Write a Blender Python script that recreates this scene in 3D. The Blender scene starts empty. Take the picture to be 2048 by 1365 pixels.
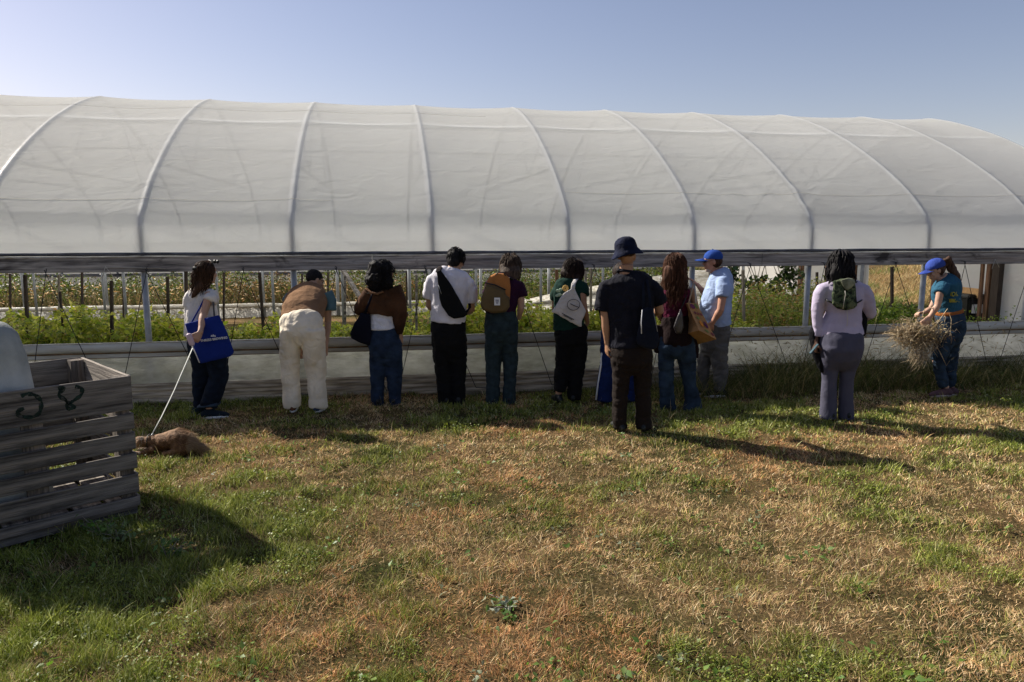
import bpy, bmesh, math, random
import numpy as np
from mathutils import Vector, Matrix

random.seed(7)
RNG = np.random.default_rng(11)
S = bpy.context.scene
COL = S.collection
R = math.radians

# ------------------------------------------------------------------ camera, sky, sun
F, PITCH, CH = 1500.0, 0.151, 1.98
cam_d = bpy.data.cameras.new('camera'); cam = bpy.data.objects.new('camera', cam_d); COL.objects.link(cam)
cam_d.sensor_width = 36.0; cam_d.lens = F/2048*36.0; cam_d.clip_start = 0.05; cam_d.clip_end = 3000
cam.location = (0, 0, CH); cam.rotation_euler = (math.pi/2-PITCH, 0, 0)
S.camera = cam
SUN_EL, SUN_DIR = R(37.0), Vector((-0.883, 0.469, 0)).normalized()     # horizontal direction towards the sun
w = bpy.data.worlds.new('World'); S.world = w; w.use_nodes = True
nt = w.node_tree; bg = nt.nodes['Background']
sky = nt.nodes.new('ShaderNodeTexSky'); sky.sky_type = 'NISHITA'; sky.sun_disc = False
sky.sun_elevation = SUN_EL; sky.sun_rotation = math.atan2(SUN_DIR.x, SUN_DIR.y)
sky.altitude = 100; sky.air_density = 1.0; sky.dust_density = 0.7; sky.ozone_density = 3.0
tint = nt.nodes.new('ShaderNodeMix'); tint.data_type = 'RGBA'; tint.blend_type = 'MULTIPLY'
tint.inputs[0].default_value = 1.0; tint.inputs[7].default_value = (1.20, 0.93, 0.86, 1)
nt.links.new(sky.outputs[0], tint.inputs[6]); nt.links.new(tint.outputs[2], bg.inputs[0])
bg.inputs[1].default_value = 0.069
sd = bpy.data.lights.new('sun', 'SUN'); sd.energy = 5.0; sd.angle = R(0.53); sd.color = (1.0, 0.93, 0.82)
sun = bpy.data.objects.new('sun', sd); COL.objects.link(sun)
to_sun = Vector((SUN_DIR.x*math.cos(SUN_EL), SUN_DIR.y*math.cos(SUN_EL), math.sin(SUN_EL)))
sun.rotation_euler = to_sun.to_track_quat('Z', 'Y').to_euler(); sun.location = (-10, 8, 12)
S.view_settings.view_transform = 'Standard'; S.view_settings.look = 'None'
S.view_settings.exposure = 0.92; S.view_settings.gamma = 1.0
S.render.engine = 'CYCLES'
S.cycles.max_bounces = 8; S.cycles.transparent_max_bounces = 16; S.cycles.use_denoising = True

# ------------------------------------------------------------------ helpers
CP, SP = math.cos(PITCH), math.sin(PITCH)
def ray(px, py):
    a, b = (px-1024)/F, (682.5-py)/F
    return Vector((a, CP+b*SP, -SP+b*CP))
def G(px, py, z=0.0):
    d = ray(px, py); t = (z-CH)/d.z
    return Vector((d.x*t, d.y*t, z))
def PY(px, py, Y):
    d = ray(px, py); t = Y/d.y
    return Vector((d.x*t, Y, CH+d.z*t))

def _hash(ix, iy, iz, seed):
    n = (ix*73856093) ^ (iy*19349663) ^ (iz*83492791) ^ (seed*2654435761 & 0x7fffffff)
    n = (n ^ (n >> 13)) * 1274126177 & 0x7fffffff
    n = (n ^ (n >> 16)) * 668265263 & 0x7fffffff
    return ((n >> 7) & 0xffff)/65535.0
def vnoise(p, seed=0):
    p = np.asarray(p, float); i = np.floor(p).astype(np.int64); f = p-i; f = f*f*(3-2*f)
    r = 0
    for dx in (0, 1):
        for dy in (0, 1):
            for dz in (0, 1):
                wgt = (f[:, 0] if dx else 1-f[:, 0])*(f[:, 1] if dy else 1-f[:, 1])*(f[:, 2] if dz else 1-f[:, 2])
                r = r + wgt*_hash(i[:, 0]+dx, i[:, 1]+dy, i[:, 2]+dz, seed)
    return r
def fbm(p, seed=0, octv=3):
    r, a, t = 0, 1.0, 0; p = np.asarray(p, float)
    for k in range(octv):
        r = r+a*vnoise(p*2**k, seed+k*17); t += a; a *= .5
    return r/t

def tag(o, label=None, cat=None, group=None, kind=None):
    if label: o['label'] = label
    if cat: o['category'] = cat
    if group: o['group'] = group
    if kind: o['kind'] = kind
    return o
def empty(name, loc, label=None, cat=None, group=None, rz=0.0):
    o = bpy.data.objects.new(name, None); COL.objects.link(o); o.location = loc; o.rotation_euler = (0, 0, rz)
    o.empty_display_size = .1
    return tag(o, label, cat, group)
def link(name, me, m, parent=None, base=None, smooth=True):
    """world-space mesh -> one object with its origin at base (or its parent's place)"""
    if parent is not None and base is None:
        base = Vector((0, 0, 0)); p = parent
        while p is not None: base += p.location; p = p.parent
    elif base is None:
        n = len(me.vertices); co = np.empty(n*3); me.vertices.foreach_get('co', co); co = co.reshape(-1, 3)
        base = Vector((co[:, 0].mean(), co[:, 1].mean(), co[:, 2].min()))
    me.transform(Matrix.Translation(-Vector(base)))
    o = bpy.data.objects.new(name, me); COL.objects.link(o)
    if parent is None: o.location = base
    else: o.parent = parent
    if m is not None:
        for mm in (m if isinstance(m, (list, tuple)) else [m]): me.materials.append(mm)
    if smooth: me.polygons.foreach_set('use_smooth', [True]*len(me.polygons))
    return o
def local(name, me, m, parent=None, smooth=False):
    o = bpy.data.objects.new(name, me); COL.objects.link(o)
    if parent is not None: o.parent = parent
    if m is not None: me.materials.append(m)
    if smooth: me.polygons.foreach_set('use_smooth', [True]*len(me.polygons))
    return o
def mesh_np(name, verts, polys, sizes, colors=None):
    """verts (N,3); polys flat loop indices; sizes per face"""
    me = bpy.data.meshes.new(name)
    me.vertices.add(len(verts)); me.vertices.foreach_set('co', np.ascontiguousarray(verts, np.float32).ravel())
    me.loops.add(len(polys)); me.loops.foreach_set('vertex_index', np.asarray(polys, np.int32))
    st = np.concatenate([[0], np.cumsum(sizes)[:-1]])
    me.polygons.add(len(sizes)); me.polygons.foreach_set('loop_start', st.astype(np.int32))
    me.update(calc_edges=True)
    if colors is not None:
        a = me.color_attributes.new('Col', 'FLOAT_COLOR', 'POINT')
        c = np.ones((len(verts), 4), np.float32); c[:, :3] = colors; a.data.foreach_set('color', c.ravel())
    return me

class MB:
    """collects closed shells"""
    def __init__(s): s.v = []; s.f = []; s.n = 0
    def add(s, v, f):
        s.v += [tuple(x) for x in v]; s.f += [tuple(i+s.n for i in q) for q in f]; s.n = len(s.v); return s
    def box(s, c, h, rot=None):
        c = Vector(c); vs = []
        for x in (-1, 1):
            for y in (-1, 1):
                for z in (-1, 1):
                    p = Vector((x*h[0], y*h[1], z*h[2])); vs.append(c+(rot @ p if rot is not None else p))
        return s.add(vs, [(0, 1, 3, 2), (4, 6, 7, 5), (0, 4, 5, 1), (2, 3, 7, 6), (0, 2, 6, 4), (1, 5, 7, 3)])
    def beam(s, a, b, wx, wy, up=Vector((0, 0, 1))):
        a, b = Vector(a), Vector(b); t = (b-a).normalized(); sd_ = t.cross(up)
        if sd_.length < 1e-3: sd_ = t.cross(Vector((0, 1, 0)))
        sd_.normalize(); u = sd_.cross(t); rot = Matrix((t, sd_, u)).transposed()
        return s.box((a+b)/2, ((b-a).length/2, wx/2, wy/2), rot)
    def loft(s, pts, rad, side=None, n=14, rnd=(0, 0)):
        """pts list of Vector; rad list of r or (a,b); side: axis of a"""
        pts = [Vector(p) for p in pts]; rad = [(r, r) if not isinstance(r, (tuple, list)) else r for r in rad]
        P, Q = list(pts), list(rad)
        def cap(p, q, t, r):
            out = []
            for k in (.35, .65, .9):
                sc = math.sqrt(max(0, 1-k*k)); out.append((p+t*(min(r)*k), (r[0]*sc, r[1]*sc)))
            return out
        if rnd[0]:
            t = (pts[0]-pts[1]).normalized(); c = cap(pts[0], None, t, rad[0])
            P = [x[0] for x in reversed(c)]+P; Q = [x[1] for x in reversed(c)]+Q
        if rnd[1]:
            t = (pts[-1]-pts[-2]).normalized(); c = cap(pts[-1], None, t, rad[-1])
            P = P+[x[0] for x in c]; Q = Q+[x[1] for x in c]
        m = len(P); vs = []; fs = []; prev = None
        for i in range(m):
            a = P[max(0, i-1)]; b = P[min(m-1, i+1)]; t = (b-a)
            if t.length < 1e-7: t = Vector((0, 0, 1))
            t.normalize()
            sv = Vector(side) if side is not None else (prev if prev is not None else (Vector((1, 0, 0)) if abs(t.x) < .8 else Vector((0, 1, 0))))
            sv = sv-t*sv.dot(t)
            if sv.length < 1e-4: sv = t.orthogonal()
            sv.normalize(); prev = sv; u = t.cross(sv)
            for k in range(n):
                an = 2*math.pi*k/n; vs.append(P[i]+sv*(math.cos(an)*Q[i][0])+u*(math.sin(an)*Q[i][1]))
        for i in range(m-1):
            for k in range(n):
                k2 = (k+1) % n; fs.append((i*n+k, i*n+k2, (i+1)*n+k2, (i+1)*n+k))
        fs.append(tuple(reversed(range(n)))); fs.append(tuple((m-1)*n+k for k in range(n)))
        return s.add(vs, fs)
    def ell(s, c, r, rot=None, n=16, m=10):
        c = Vector(c); vs = [Vector((0, 0, 1))]
        for i in range(1, m):
            th = math.pi*i/m
            for k in range(n):
                a = 2*math.pi*k/n; vs.append(Vector((math.sin(th)*math.cos(a), math.sin(th)*math.sin(a), math.cos(th))))
        vs.append(Vector((0, 0, -1))); out = []
        for p in vs:
            p = Vector((p.x*r[0], p.y*r[1], p.z*r[2])); out.append(c+(rot @ p if rot is not None else p))
        fs = [(0, 1+k, 1+(k+1) % n) for k in range(n)]
        for i in range(m-2):
            for k in range(n):
                a = 1+i*n+k; b = 1+i*n+(k+1) % n; fs.append((a, a+n, b+n, b))
        L = len(vs)-1; b0 = 1+(m-2)*n
        fs += [(L, b0+(k+1) % n, b0+k) for k in range(n)]
        return s.add(out, fs)
    def prism(s, pts, d):
        """closed polygon pts (world), extruded by vector d (both ways half)"""
        d = Vector(d); n = len(pts); vs = [Vector(p)-d/2 for p in pts]+[Vector(p)+d/2 for p in pts]
        fs = [tuple(reversed(range(n))), tuple(range(n, 2*n))]+[(k, (k+1) % n, n+(k+1) % n, n+k) for k in range(n)]
        return s.add(vs, fs)
    def mesh(s, name='m'):
        me = bpy.data.meshes.new(name); me.from_pydata(s.v, [], s.f); me.update(); return me

def recalc(me):
    bm = bmesh.new(); bm.from_mesh(me); bmesh.ops.recalc_face_normals(bm, faces=bm.faces); bm.to_mesh(me); bm.free(); return me
def remesh(mb, voxel=.012, smooth=3, disp=None, fac=.5):
    """union of the shells as one continuous surface; disp = [(amp, (sx,sy,sz), seed), ...]"""
    me = mb.mesh() if isinstance(mb, MB) else mb
    recalc(me)
    o = bpy.data.objects.new('tmp', me); COL.objects.link(o)
    md = o.modifiers.new('r', 'REMESH'); md.mode = 'VOXEL'; md.voxel_size = voxel; md.adaptivity = 0
    if smooth:
        sm = o.modifiers.new('s', 'SMOOTH'); sm.iterations = smooth; sm.factor = fac
    dg = bpy.context.evaluated_depsgraph_get(); dg.update()
    out = bpy.data.meshes.new_from_object(o.evaluated_get(dg))
    bpy.data.objects.remove(o); bpy.data.meshes.remove(me)
    if disp:
        n = len(out.vertices); co = np.empty(n*3, np.float32); no = np.empty(n*3, np.float32)
        out.vertices.foreach_get('co', co); out.vertices.foreach_get('normal', no)
        co = co.reshape(-1, 3).astype(float); no = no.reshape(-1, 3); d = 0
        for amp, sc, seed in disp:
            q = fbm(co*np.array(sc), seed, 2)
            d = d+(amp*(q-.5)*2 if seed < 100 else amp*(.35-np.minimum(np.abs(q-.5)*7, 1))*-1)
        co += no*d[:, None]; out.vertices.foreach_set('co', co.astype(np.float32).ravel()); out.update()
    return out

# ------------------------------------------------------------------ materials
def mat(name, col, rough=.8, var=.15, vscale=4.0, bump=.2, bscale=60.0, stretch=(1, 1, 1), col2=None, spec=.3, metal=0.0, sheen=0.0, wrinkle=0.0, wscale=9.0):
    m = bpy.data.materials.new(name); m.use_nodes = True; N = m.node_tree.nodes; L = m.node_tree.links
    b = N['Principled BSDF']; b.inputs['Roughness'].default_value = rough; b.inputs['Specular IOR Level'].default_value = spec
    b.inputs['Metallic'].default_value = metal
    if sheen: b.inputs['Sheen Weight'].default_value = sheen
    tc = N.new('ShaderNodeTexCoord'); mp = N.new('ShaderNodeMapping'); mp.inputs['Scale'].default_value = stretch
    L.new(tc.outputs['Object'], mp.inputs[0])
    n1 = N.new('ShaderNodeTexNoise'); n1.inputs['Scale'].default_value = vscale; n1.inputs['Detail'].default_value = 6
    L.new(mp.outputs[0], n1.inputs['Vector'])
    cr = N.new('ShaderNodeValToRGB'); c2 = col2 or tuple(c*(1-2*var) for c in col)
    c1 = tuple(min(1, c*(1+var)) for c in col)
    cr.color_ramp.elements[0].position = .3; cr.color_ramp.elements[0].color = (*c2, 1)
    cr.color_ramp.elements[1].position = .7; cr.color_ramp.elements[1].color = (*c1, 1)
    L.new(n1.outputs['Fac'], cr.inputs[0]); L.new(cr.outputs[0], b.inputs['Base Color'])
    n2 = N.new('ShaderNodeTexNoise'); n2.inputs['Scale'].default_value = bscale; n2.inputs['Detail'].default_value = 4
    L.new(mp.outputs[0], n2.inputs['Vector'])
    bp = N.new('ShaderNodeBump'); bp.inputs['Strength'].default_value = bump; bp.inputs['Distance'].default_value = .01
    L.new(n2.outputs['Fac'], bp.inputs['Height']); last = bp
    if wrinkle:
        n3 = N.new('ShaderNodeTexNoise'); n3.inputs['Scale'].default_value = wscale; n3.inputs['Detail'].default_value = 3
        n3.inputs['Distortion'].default_value = 1.2
        b3 = N.new('ShaderNodeBump'); b3.inputs['Strength'].default_value = wrinkle; b3.inputs['Distance'].default_value = .03
        L.new(tc.outputs['Object'], n3.inputs['Vector']); L.new(n3.outputs['Fac'], b3.inputs['Height'])
        L.new(bp.outputs[0], b3.inputs['Normal']); last = b3
    L.new(last.outputs[0], b.inputs['Normal'])
    return m
def cloth(name, col, **k):
    col = tuple(c*(.62 if max(col) < .3 else .85) for c in col)
    a = dict(rough=.9, var=.08, vscale=7, bump=.25, bscale=160, wrinkle=.55, spec=.15, sheen=0.0); a.update(k); return mat(name, col, **a)
def attr_mat(name, rough=.7, trans=.35, spec=.2):
    m = bpy.data.materials.new(name); m.use_nodes = True; N = m.node_tree.nodes; L = m.node_tree.links
    b = N['Principled BSDF']; b.inputs['Roughness'].default_value = rough; b.inputs['Specular IOR Level'].default_value = spec
    a = N.new('ShaderNodeAttribute'); a.attribute_name = 'Col'; L.new(a.outputs['Color'], b.inputs['Base Color'])
    t = N.new('ShaderNodeBsdfTranslucent'); L.new(a.outputs['Color'], t.inputs[0])
    mx = N.new('ShaderNodeMixShader'); mx.inputs[0].default_value = trans
    L.new(b.outputs[0], mx.inputs[1]); L.new(t.outputs[0], mx.inputs[2]); L.new(mx.outputs[0], N['Material Output'].inputs[0])
    return m
def plastic_film(name, col, transp=.25, transl=.5, dirt=0.0, dirtcol=(.30, .24, .13), streak=(1, 1, 1), haze_see=0.0):
    m = bpy.data.materials.new(name); m.use_nodes = True; N = m.node_tree.nodes; L = m.node_tree.links
    N.remove(N['Principled BSDF']); out = N['Material Output']
    tc = N.new('ShaderNodeTexCoord'); mp = N.new('ShaderNodeMapping'); mp.inputs['Scale'].default_value = streak
    L.new(tc.outputs['Object'], mp.inputs[0])
    n1 = N.new('ShaderNodeTexNoise'); n1.inputs['Scale'].default_value = 1.6; n1.inputs['Detail'].default_value = 8; n1.inputs['Roughness'].default_value = .65
    L.new(mp.outputs[0], n1.inputs['Vector'])
    cr = N.new('ShaderNodeValToRGB'); cr.color_ramp.elements[0].position = .42-.1*dirt; cr.color_ramp.elements[1].position = .72
    cr.color_ramp.elements[0].color = (*col, 1)
    cr.color_ramp.elements[1].color = (*[c*(1-dirt)+d*dirt for c, d in zip(col, dirtcol)], 1)
    L.new(n1.outputs['Fac'], cr.inputs[0])
    d = N.new('ShaderNodeBsdfDiffuse'); t = N.new('ShaderNodeBsdfTranslucent'); g = N.new('ShaderNodeBsdfGlossy'); tr = N.new('ShaderNodeBsdfTransparent')
    g.inputs['Roughness'].default_value = .35; g.inputs[0].default_value = (.8, .8, .8, 1)
    L.new(cr.outputs[0], d.inputs[0]); L.new(cr.outputs[0], t.inputs[0])
    a = N.new('ShaderNodeMixShader'); a.inputs[0].default_value = transl; L.new(d.outputs[0], a.inputs[1]); L.new(t.outputs[0], a.inputs[2])
    b = N.new('ShaderNodeMixShader'); b.inputs[0].default_value = transp; L.new(a.outputs[0], b.inputs[1]); L.new(tr.outputs[0], b.inputs[2])
    if haze_see:
        rf = N.new('ShaderNodeBsdfRefraction'); rf.inputs['Roughness'].default_value = .42; rf.inputs['IOR'].default_value = 1.22; rf.inputs[0].default_value = (.95, .95, .95, 1)
        e = N.new('ShaderNodeMixShader'); e.inputs[0].default_value = haze_see; L.new(b.outputs[0], e.inputs[1]); L.new(rf.outputs[0], e.inputs[2]); b = e
    c = N.new('ShaderNodeMixShader'); c.inputs[0].default_value = .05; L.new(b.outputs[0], c.inputs[1]); L.new(g.outputs[0], c.inputs[2])
    L.new(c.outputs[0], out.inputs[0])
    nb = N.new('ShaderNodeTexNoise'); nb.inputs['Scale'].default_value = 5; nb.inputs['Detail'].default_value = 5; nb.inputs['Distortion'].default_value = 1
    L.new(mp.outputs[0], nb.inputs['Vector'])
    bp = N.new('ShaderNodeBump'); bp.inputs['Strength'].default_value = .42; bp.inputs['Distance'].default_value = .03
    L.new(nb.outputs['Fac'], bp.inputs['Height'])
    for s_ in (d, t, g): L.new(bp.outputs[0], s_.inputs['Normal'])
    return m
M = {}
def wood(name, light, dark, axis=0, grain=38, blotch=1.4, blotchcol=(.03, .028, .027), bl=(.50, .68), warm=(.17, .11, .065)):
    """weathered board: fine grain along one axis, soft dark blotches, a few warmer streaks"""
    m = bpy.data.materials.new(name); m.use_nodes = True; N = m.node_tree.nodes; L = m.node_tree.links; b = N['Principled BSDF']
    b.inputs['Roughness'].default_value = .95; b.inputs['Specular IOR Level'].default_value = .12
    tc = N.new('ShaderNodeTexCoord')
    def noise(sc, st, det, dist=0):
        mp = N.new('ShaderNodeMapping'); mp.inputs['Scale'].default_value = st; L.new(tc.outputs['Object'], mp.inputs[0])
        n = N.new('ShaderNodeTexNoise'); n.inputs['Scale'].default_value = sc; n.inputs['Detail'].default_value = det; n.inputs['Roughness'].default_value = .7; n.inputs['Distortion'].default_value = dist
        L.new(mp.outputs[0], n.inputs['Vector']); return n
    al = [1, 1, 1]; al[axis] = .045
    g = noise(grain, tuple(al), 7, .1); al2 = [1, 1, 1]; al2[axis] = .35
    bn = noise(blotch*3, tuple(al2), 5, .6); wn = noise(grain*.35, tuple(al), 4)
    r = N.new('ShaderNodeValToRGB'); r.color_ramp.elements[0].position = .36; r.color_ramp.elements[1].position = .62; r.color_ramp.elements[0].color = (*dark, 1); r.color_ramp.elements[1].color = (*light, 1); L.new(g.outputs['Fac'], r.inputs[0])
    m1 = N.new('ShaderNodeMix'); m1.data_type = 'RGBA'; rr_ = N.new('ShaderNodeMapRange'); rr_.inputs[1].default_value = .55; rr_.inputs[2].default_value = .72; rr_.inputs[4].default_value = .55; L.new(wn.outputs['Fac'], rr_.inputs[0]); L.new(rr_.outputs[0], m1.inputs[0]); L.new(r.outputs[0], m1.inputs[6]); m1.inputs[7].default_value = (*warm, 1)
    m2 = N.new('ShaderNodeMix'); m2.data_type = 'RGBA'; r3 = N.new('ShaderNodeMapRange'); r3.inputs[1].default_value = bl[0]; r3.inputs[2].default_value = bl[1]; r3.inputs[4].default_value = .85; L.new(bn.outputs['Fac'], r3.inputs[0]); L.new(r3.outputs[0], m2.inputs[0]); L.new(m1.outputs[2], m2.inputs[6]); m2.inputs[7].default_value = (*blotchcol, 1)
    L.new(m2.outputs[2], b.inputs['Base Color'])
    bp = N.new('ShaderNodeBump'); bp.inputs['Strength'].default_value = 1.0; bp.inputs['Distance'].default_value = .012; L.new(g.outputs['Fac'], bp.inputs['Height']); L.new(bp.outputs[0], b.inputs['Normal'])
    return m
M['film'] = plastic_film('cover film', (.94, .955, .945), .035, .70, .12, (.76, .73, .66), (.5, 1, 1), .025)
M['skirt'] = plastic_film('skirt film', (.98, .98, .93), .18, .72, .62, (.20, .18, .10), (1.8, 1, 4.5))
M['seam'] = mat('welded seam', (.80, .76, .68), .6, .05)
M['wallfilm'] = plastic_film('wall film', (.78, .77, .73), .08, .5, .2)
M['rolled'] = mat('rolled film', (.62, .61, .57), .45, .1, 6, .5, 22, (1.5, 4, 4), col2=(.32, .28, .20), wrinkle=.3)
M['band'] = mat('hanging band film', (.54, .54, .50), .5, .04, 2.2, .3, 30, (.7, 3, 4), col2=(.30, .27, .21), wrinkle=.4)
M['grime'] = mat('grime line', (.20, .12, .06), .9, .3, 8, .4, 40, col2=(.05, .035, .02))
M['folds'] = mat('folded dirty film', (.60, .50, .36), .6, .1, 5, .6, 14, (.6, 3, 9), col2=(.13, .10, .06))
M['steel'] = mat('galvanised steel', (.30, .32, .34), .5, .12, 9, .1, 40, metal=.35, spec=.5)
M['trusssteel'] = mat('bright truss steel', (.62, .62, .60), .6, .08, 9, .1, 40)
M['hoopsteel'] = mat('hoop steel', (.27, .27, .27), .6, .1, 9, .1, 40, metal=.2)
M['darkroll'] = mat('rolled edge', (.085, .09, .105), .5, .3, 8, .5, 25, (1, 4, 4), wrinkle=.4)
M['wood_old'] = wood('weathered beam', (.42, .39, .36), (.085, .08, .08), 0, 34, .9, (.025, .022, .022), (.54, .64), (.26, .20, .15))
M['wood_dark'] = mat('dark stake', (.055, .042, .034), .9, .2, 8, .5, 40, (4, 4, .6))
M['wood_rust'] = mat('brown post', (.19, .10, .055), .9, .2, 6, .5, 30, (5, 5, .7), col2=(.05, .03, .02))
M['wood_pale'] = mat('pale stake', (.26, .23, .19), .9, .2, 8, .5, 40, (5, 5, .7))
M['wood_new'] = mat('fresh board', (.55, .33, .15), .8, .1, 4, .2, 30, (.6, 5, 5))
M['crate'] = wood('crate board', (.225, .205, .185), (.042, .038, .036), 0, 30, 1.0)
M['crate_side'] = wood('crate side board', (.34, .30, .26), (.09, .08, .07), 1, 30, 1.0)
M['crate_post'] = wood('crate post', (.22, .19, .165), (.05, .045, .04), 2, 30, 1.0)
M['cord'] = mat('black cord', (.02, .02, .02), .8, .1)
M['string'] = mat('pale twine', (.45, .42, .36), .8, .1)
M['black'] = mat('black plastic', (.012, .014, .013), .45, .1)
M['greenlabel'] = mat('green print', (.10, .42, .07), .5, .05)
M['white'] = mat('white print', (.72, .72, .72), .7, .03)
M['leaf'] = attr_mat('leaf', .5, .45, .4)
M['grass'] = attr_mat('grass blade', .75, .2, .15)
M['hairstrand'] = None

# ------------------------------------------------------------------ ground
def gh(x, y):
    x = np.asarray(x, float); y = np.asarray(y, float)
    p = np.stack([x*.55, y*.55, np.zeros_like(x)], -1).reshape(-1, 3)
    q = np.stack([x*2.6, y*2.6, np.zeros_like(x)+3], -1).reshape(-1, 3)
    q2 = np.stack([x*6.5, y*6.5, np.zeros_like(x)+7], -1).reshape(-1, 3)
    r = ((vnoise(p, 3)-.5)*.05+(vnoise(q, 9)-.5)*.035+(vnoise(q2, 12)-.5)*.030).reshape(x.shape)
    return r
def ghs(x, y): return float(gh(np.array([x]), np.array([y]))[0])
xs = np.concatenate([[-1500, -400, -120, -40, -16], np.linspace(-9, 11, 401), [16, 40, 120, 400, 1500]])
ys = np.concatenate([[-60, -15, -3], np.linspace(1, 12, 220), [13, 15, 18, 22, 30, 45, 80, 200, 600, 2500]])
X, Y = np.meshgrid(xs, ys); Z = gh(X, Y); V = np.stack([X, Y, Z], -1).reshape(-1, 3)
nx, ny = len(xs), len(ys); I = np.arange(nx*ny).reshape(ny, nx)
Q = np.stack([I[:-1, :-1], I[:-1, 1:], I[1:, 1:], I[1:, :-1]], -1).reshape(-1, 4)
me = mesh_np('ground', V, Q.ravel(), np.full(len(Q), 4))
gm = bpy.data.materials.new('soil and thatch'); gm.use_nodes = True; N = gm.node_tree.nodes; L = gm.node_tree.links
b = N['Principled BSDF']; b.inputs['Roughness'].default_value = 1; b.inputs['Specular IOR Level'].default_value = .05
tc = N.new('ShaderNodeTexCoord')
n1 = N.new('ShaderNodeTexNoise'); n1.inputs['Scale'].default_value = 1.1; n1.inputs['Detail'].default_value = 5; L.new(tc.outputs['Object'], n1.inputs[0])
n2 = N.new('ShaderNodeTexNoise'); n2.inputs['Scale'].default_value = 45; n2.inputs['Detail'].default_value = 8; n2.inputs['Roughness'].default_value = .75; L.new(tc.outputs['Object'], n2.inputs[0])
r1 = N.new('ShaderNodeValToRGB'); r1.color_ramp.elements[0].position = .35; r1.color_ramp.elements[1].position = .65
r1.color_ramp.elements[0].color = (.060, .064, .022, 1); r1.color_ramp.elements[1].color = (.19, .125, .065, 1); L.new(n1.outputs['Fac'], r1.inputs[0])
r2 = N.new('ShaderNodeValToRGB'); r2.color_ramp.elements[0].position = .38; r2.color_ramp.elements[1].position = .66
r2.color_ramp.elements[0].color = (.25, .25, .25, 1); r2.color_ramp.elements[1].color = (1.25, 1.2, 1.1, 1); L.new(n2.outputs['Fac'], r2.inputs[0])
mx = N.new('ShaderNodeMix'); mx.data_type = 'RGBA'; mx.blend_type = 'MULTIPLY'; mx.inputs[0].default_value = 1
L.new(r1.outputs[0], mx.inputs[6]); L.new(r2.outputs[0], mx.inputs[7]); L.new(mx.outputs[2], b.inputs['Base Color'])
bp = N.new('ShaderNodeBump'); bp.inputs['Strength'].default_value = .8; bp.inputs['Distance'].default_value = .03; L.new(n2.outputs['Fac'], bp.inputs['Height']); L.new(bp.outputs[0], b.inputs['Normal'])
tag(local('ground', me, gm, None, True), kind='structure', label='rough lawn of dry tan and green grass in front of and around the hoop greenhouse')

# ------------------------------------------------------------------ greenhouse (built in its own frame: u along, v away, z up)
TH = 0.170; G0 = Vector((-4.093, 8.384, 0)); SB = 1.616; W2, ZR = 4.2, 3.99
EU = Vector((math.cos(TH), math.sin(TH), 0)); EV = Vector((-math.sin(TH), math.cos(TH), 0))
def GH(u, v, z=0.0): return G0+EU*u+EV*v+Vector((0, 0, z))
def at_v(px, py, v):
    """point of the pixel's ray on the vertical plane v = const of the greenhouse frame -> (u, z)"""
    d = ray(px, py); o = Vector((0, 0, CH)); t = (v-(o-G0).dot(EV))/d.dot(EV); p = o+d*t
    return (p-G0).dot(EU), p.z
gh_root = empty('hoop_greenhouse', G0, 'long greenhouse of white plastic film stretched over steel hoops, its side rolled up', 'greenhouse', rz=TH)
# profile of a hoop: (v, z)
def prof():
    ctl = [(0, 1.60), (0, 1.93), (.045, 2.06), (.16, 2.20), (.5, 2.48), (1.0, 2.80), (1.6, 3.13), (2.3, 3.45), (3.1, 3.74), (3.75, 3.92), (4.2, 3.99)]
    full = ctl+[(2*W2-a, z) for a, z in reversed(ctl[:-1])]
    out = []
    for i in range(len(full)-1):
        p0 = full[max(0, i-1)]; p1 = full[i]; p2 = full[i+1]; p3 = full[min(len(full)-1, i+2)]
        for k in range(5):
            t = k/5
            out.append(tuple(.5*((2*p1[j])+(-p0[j]+p2[j])*t+(2*p0[j]-5*p1[j]+4*p2[j]-p3[j])*t*t+(-p0[j]+3*p1[j]-3*p2[j]+p3[j])*t**3) for j in (0, 1)))
    out.append(full[-1]); return out
PR = prof()
HU = [at_v(x, 505, 0)[0] for x in (283, 585, 865, 1137, 1388, 1622, 1855)]
HU = [HU[0]-SB*k for k in (4, 3, 2, 1)]+HU+[HU[-1]+SB*1.0, HU[-1]+SB*1.86]
U0, U1 = HU[0], HU[-1]
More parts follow.
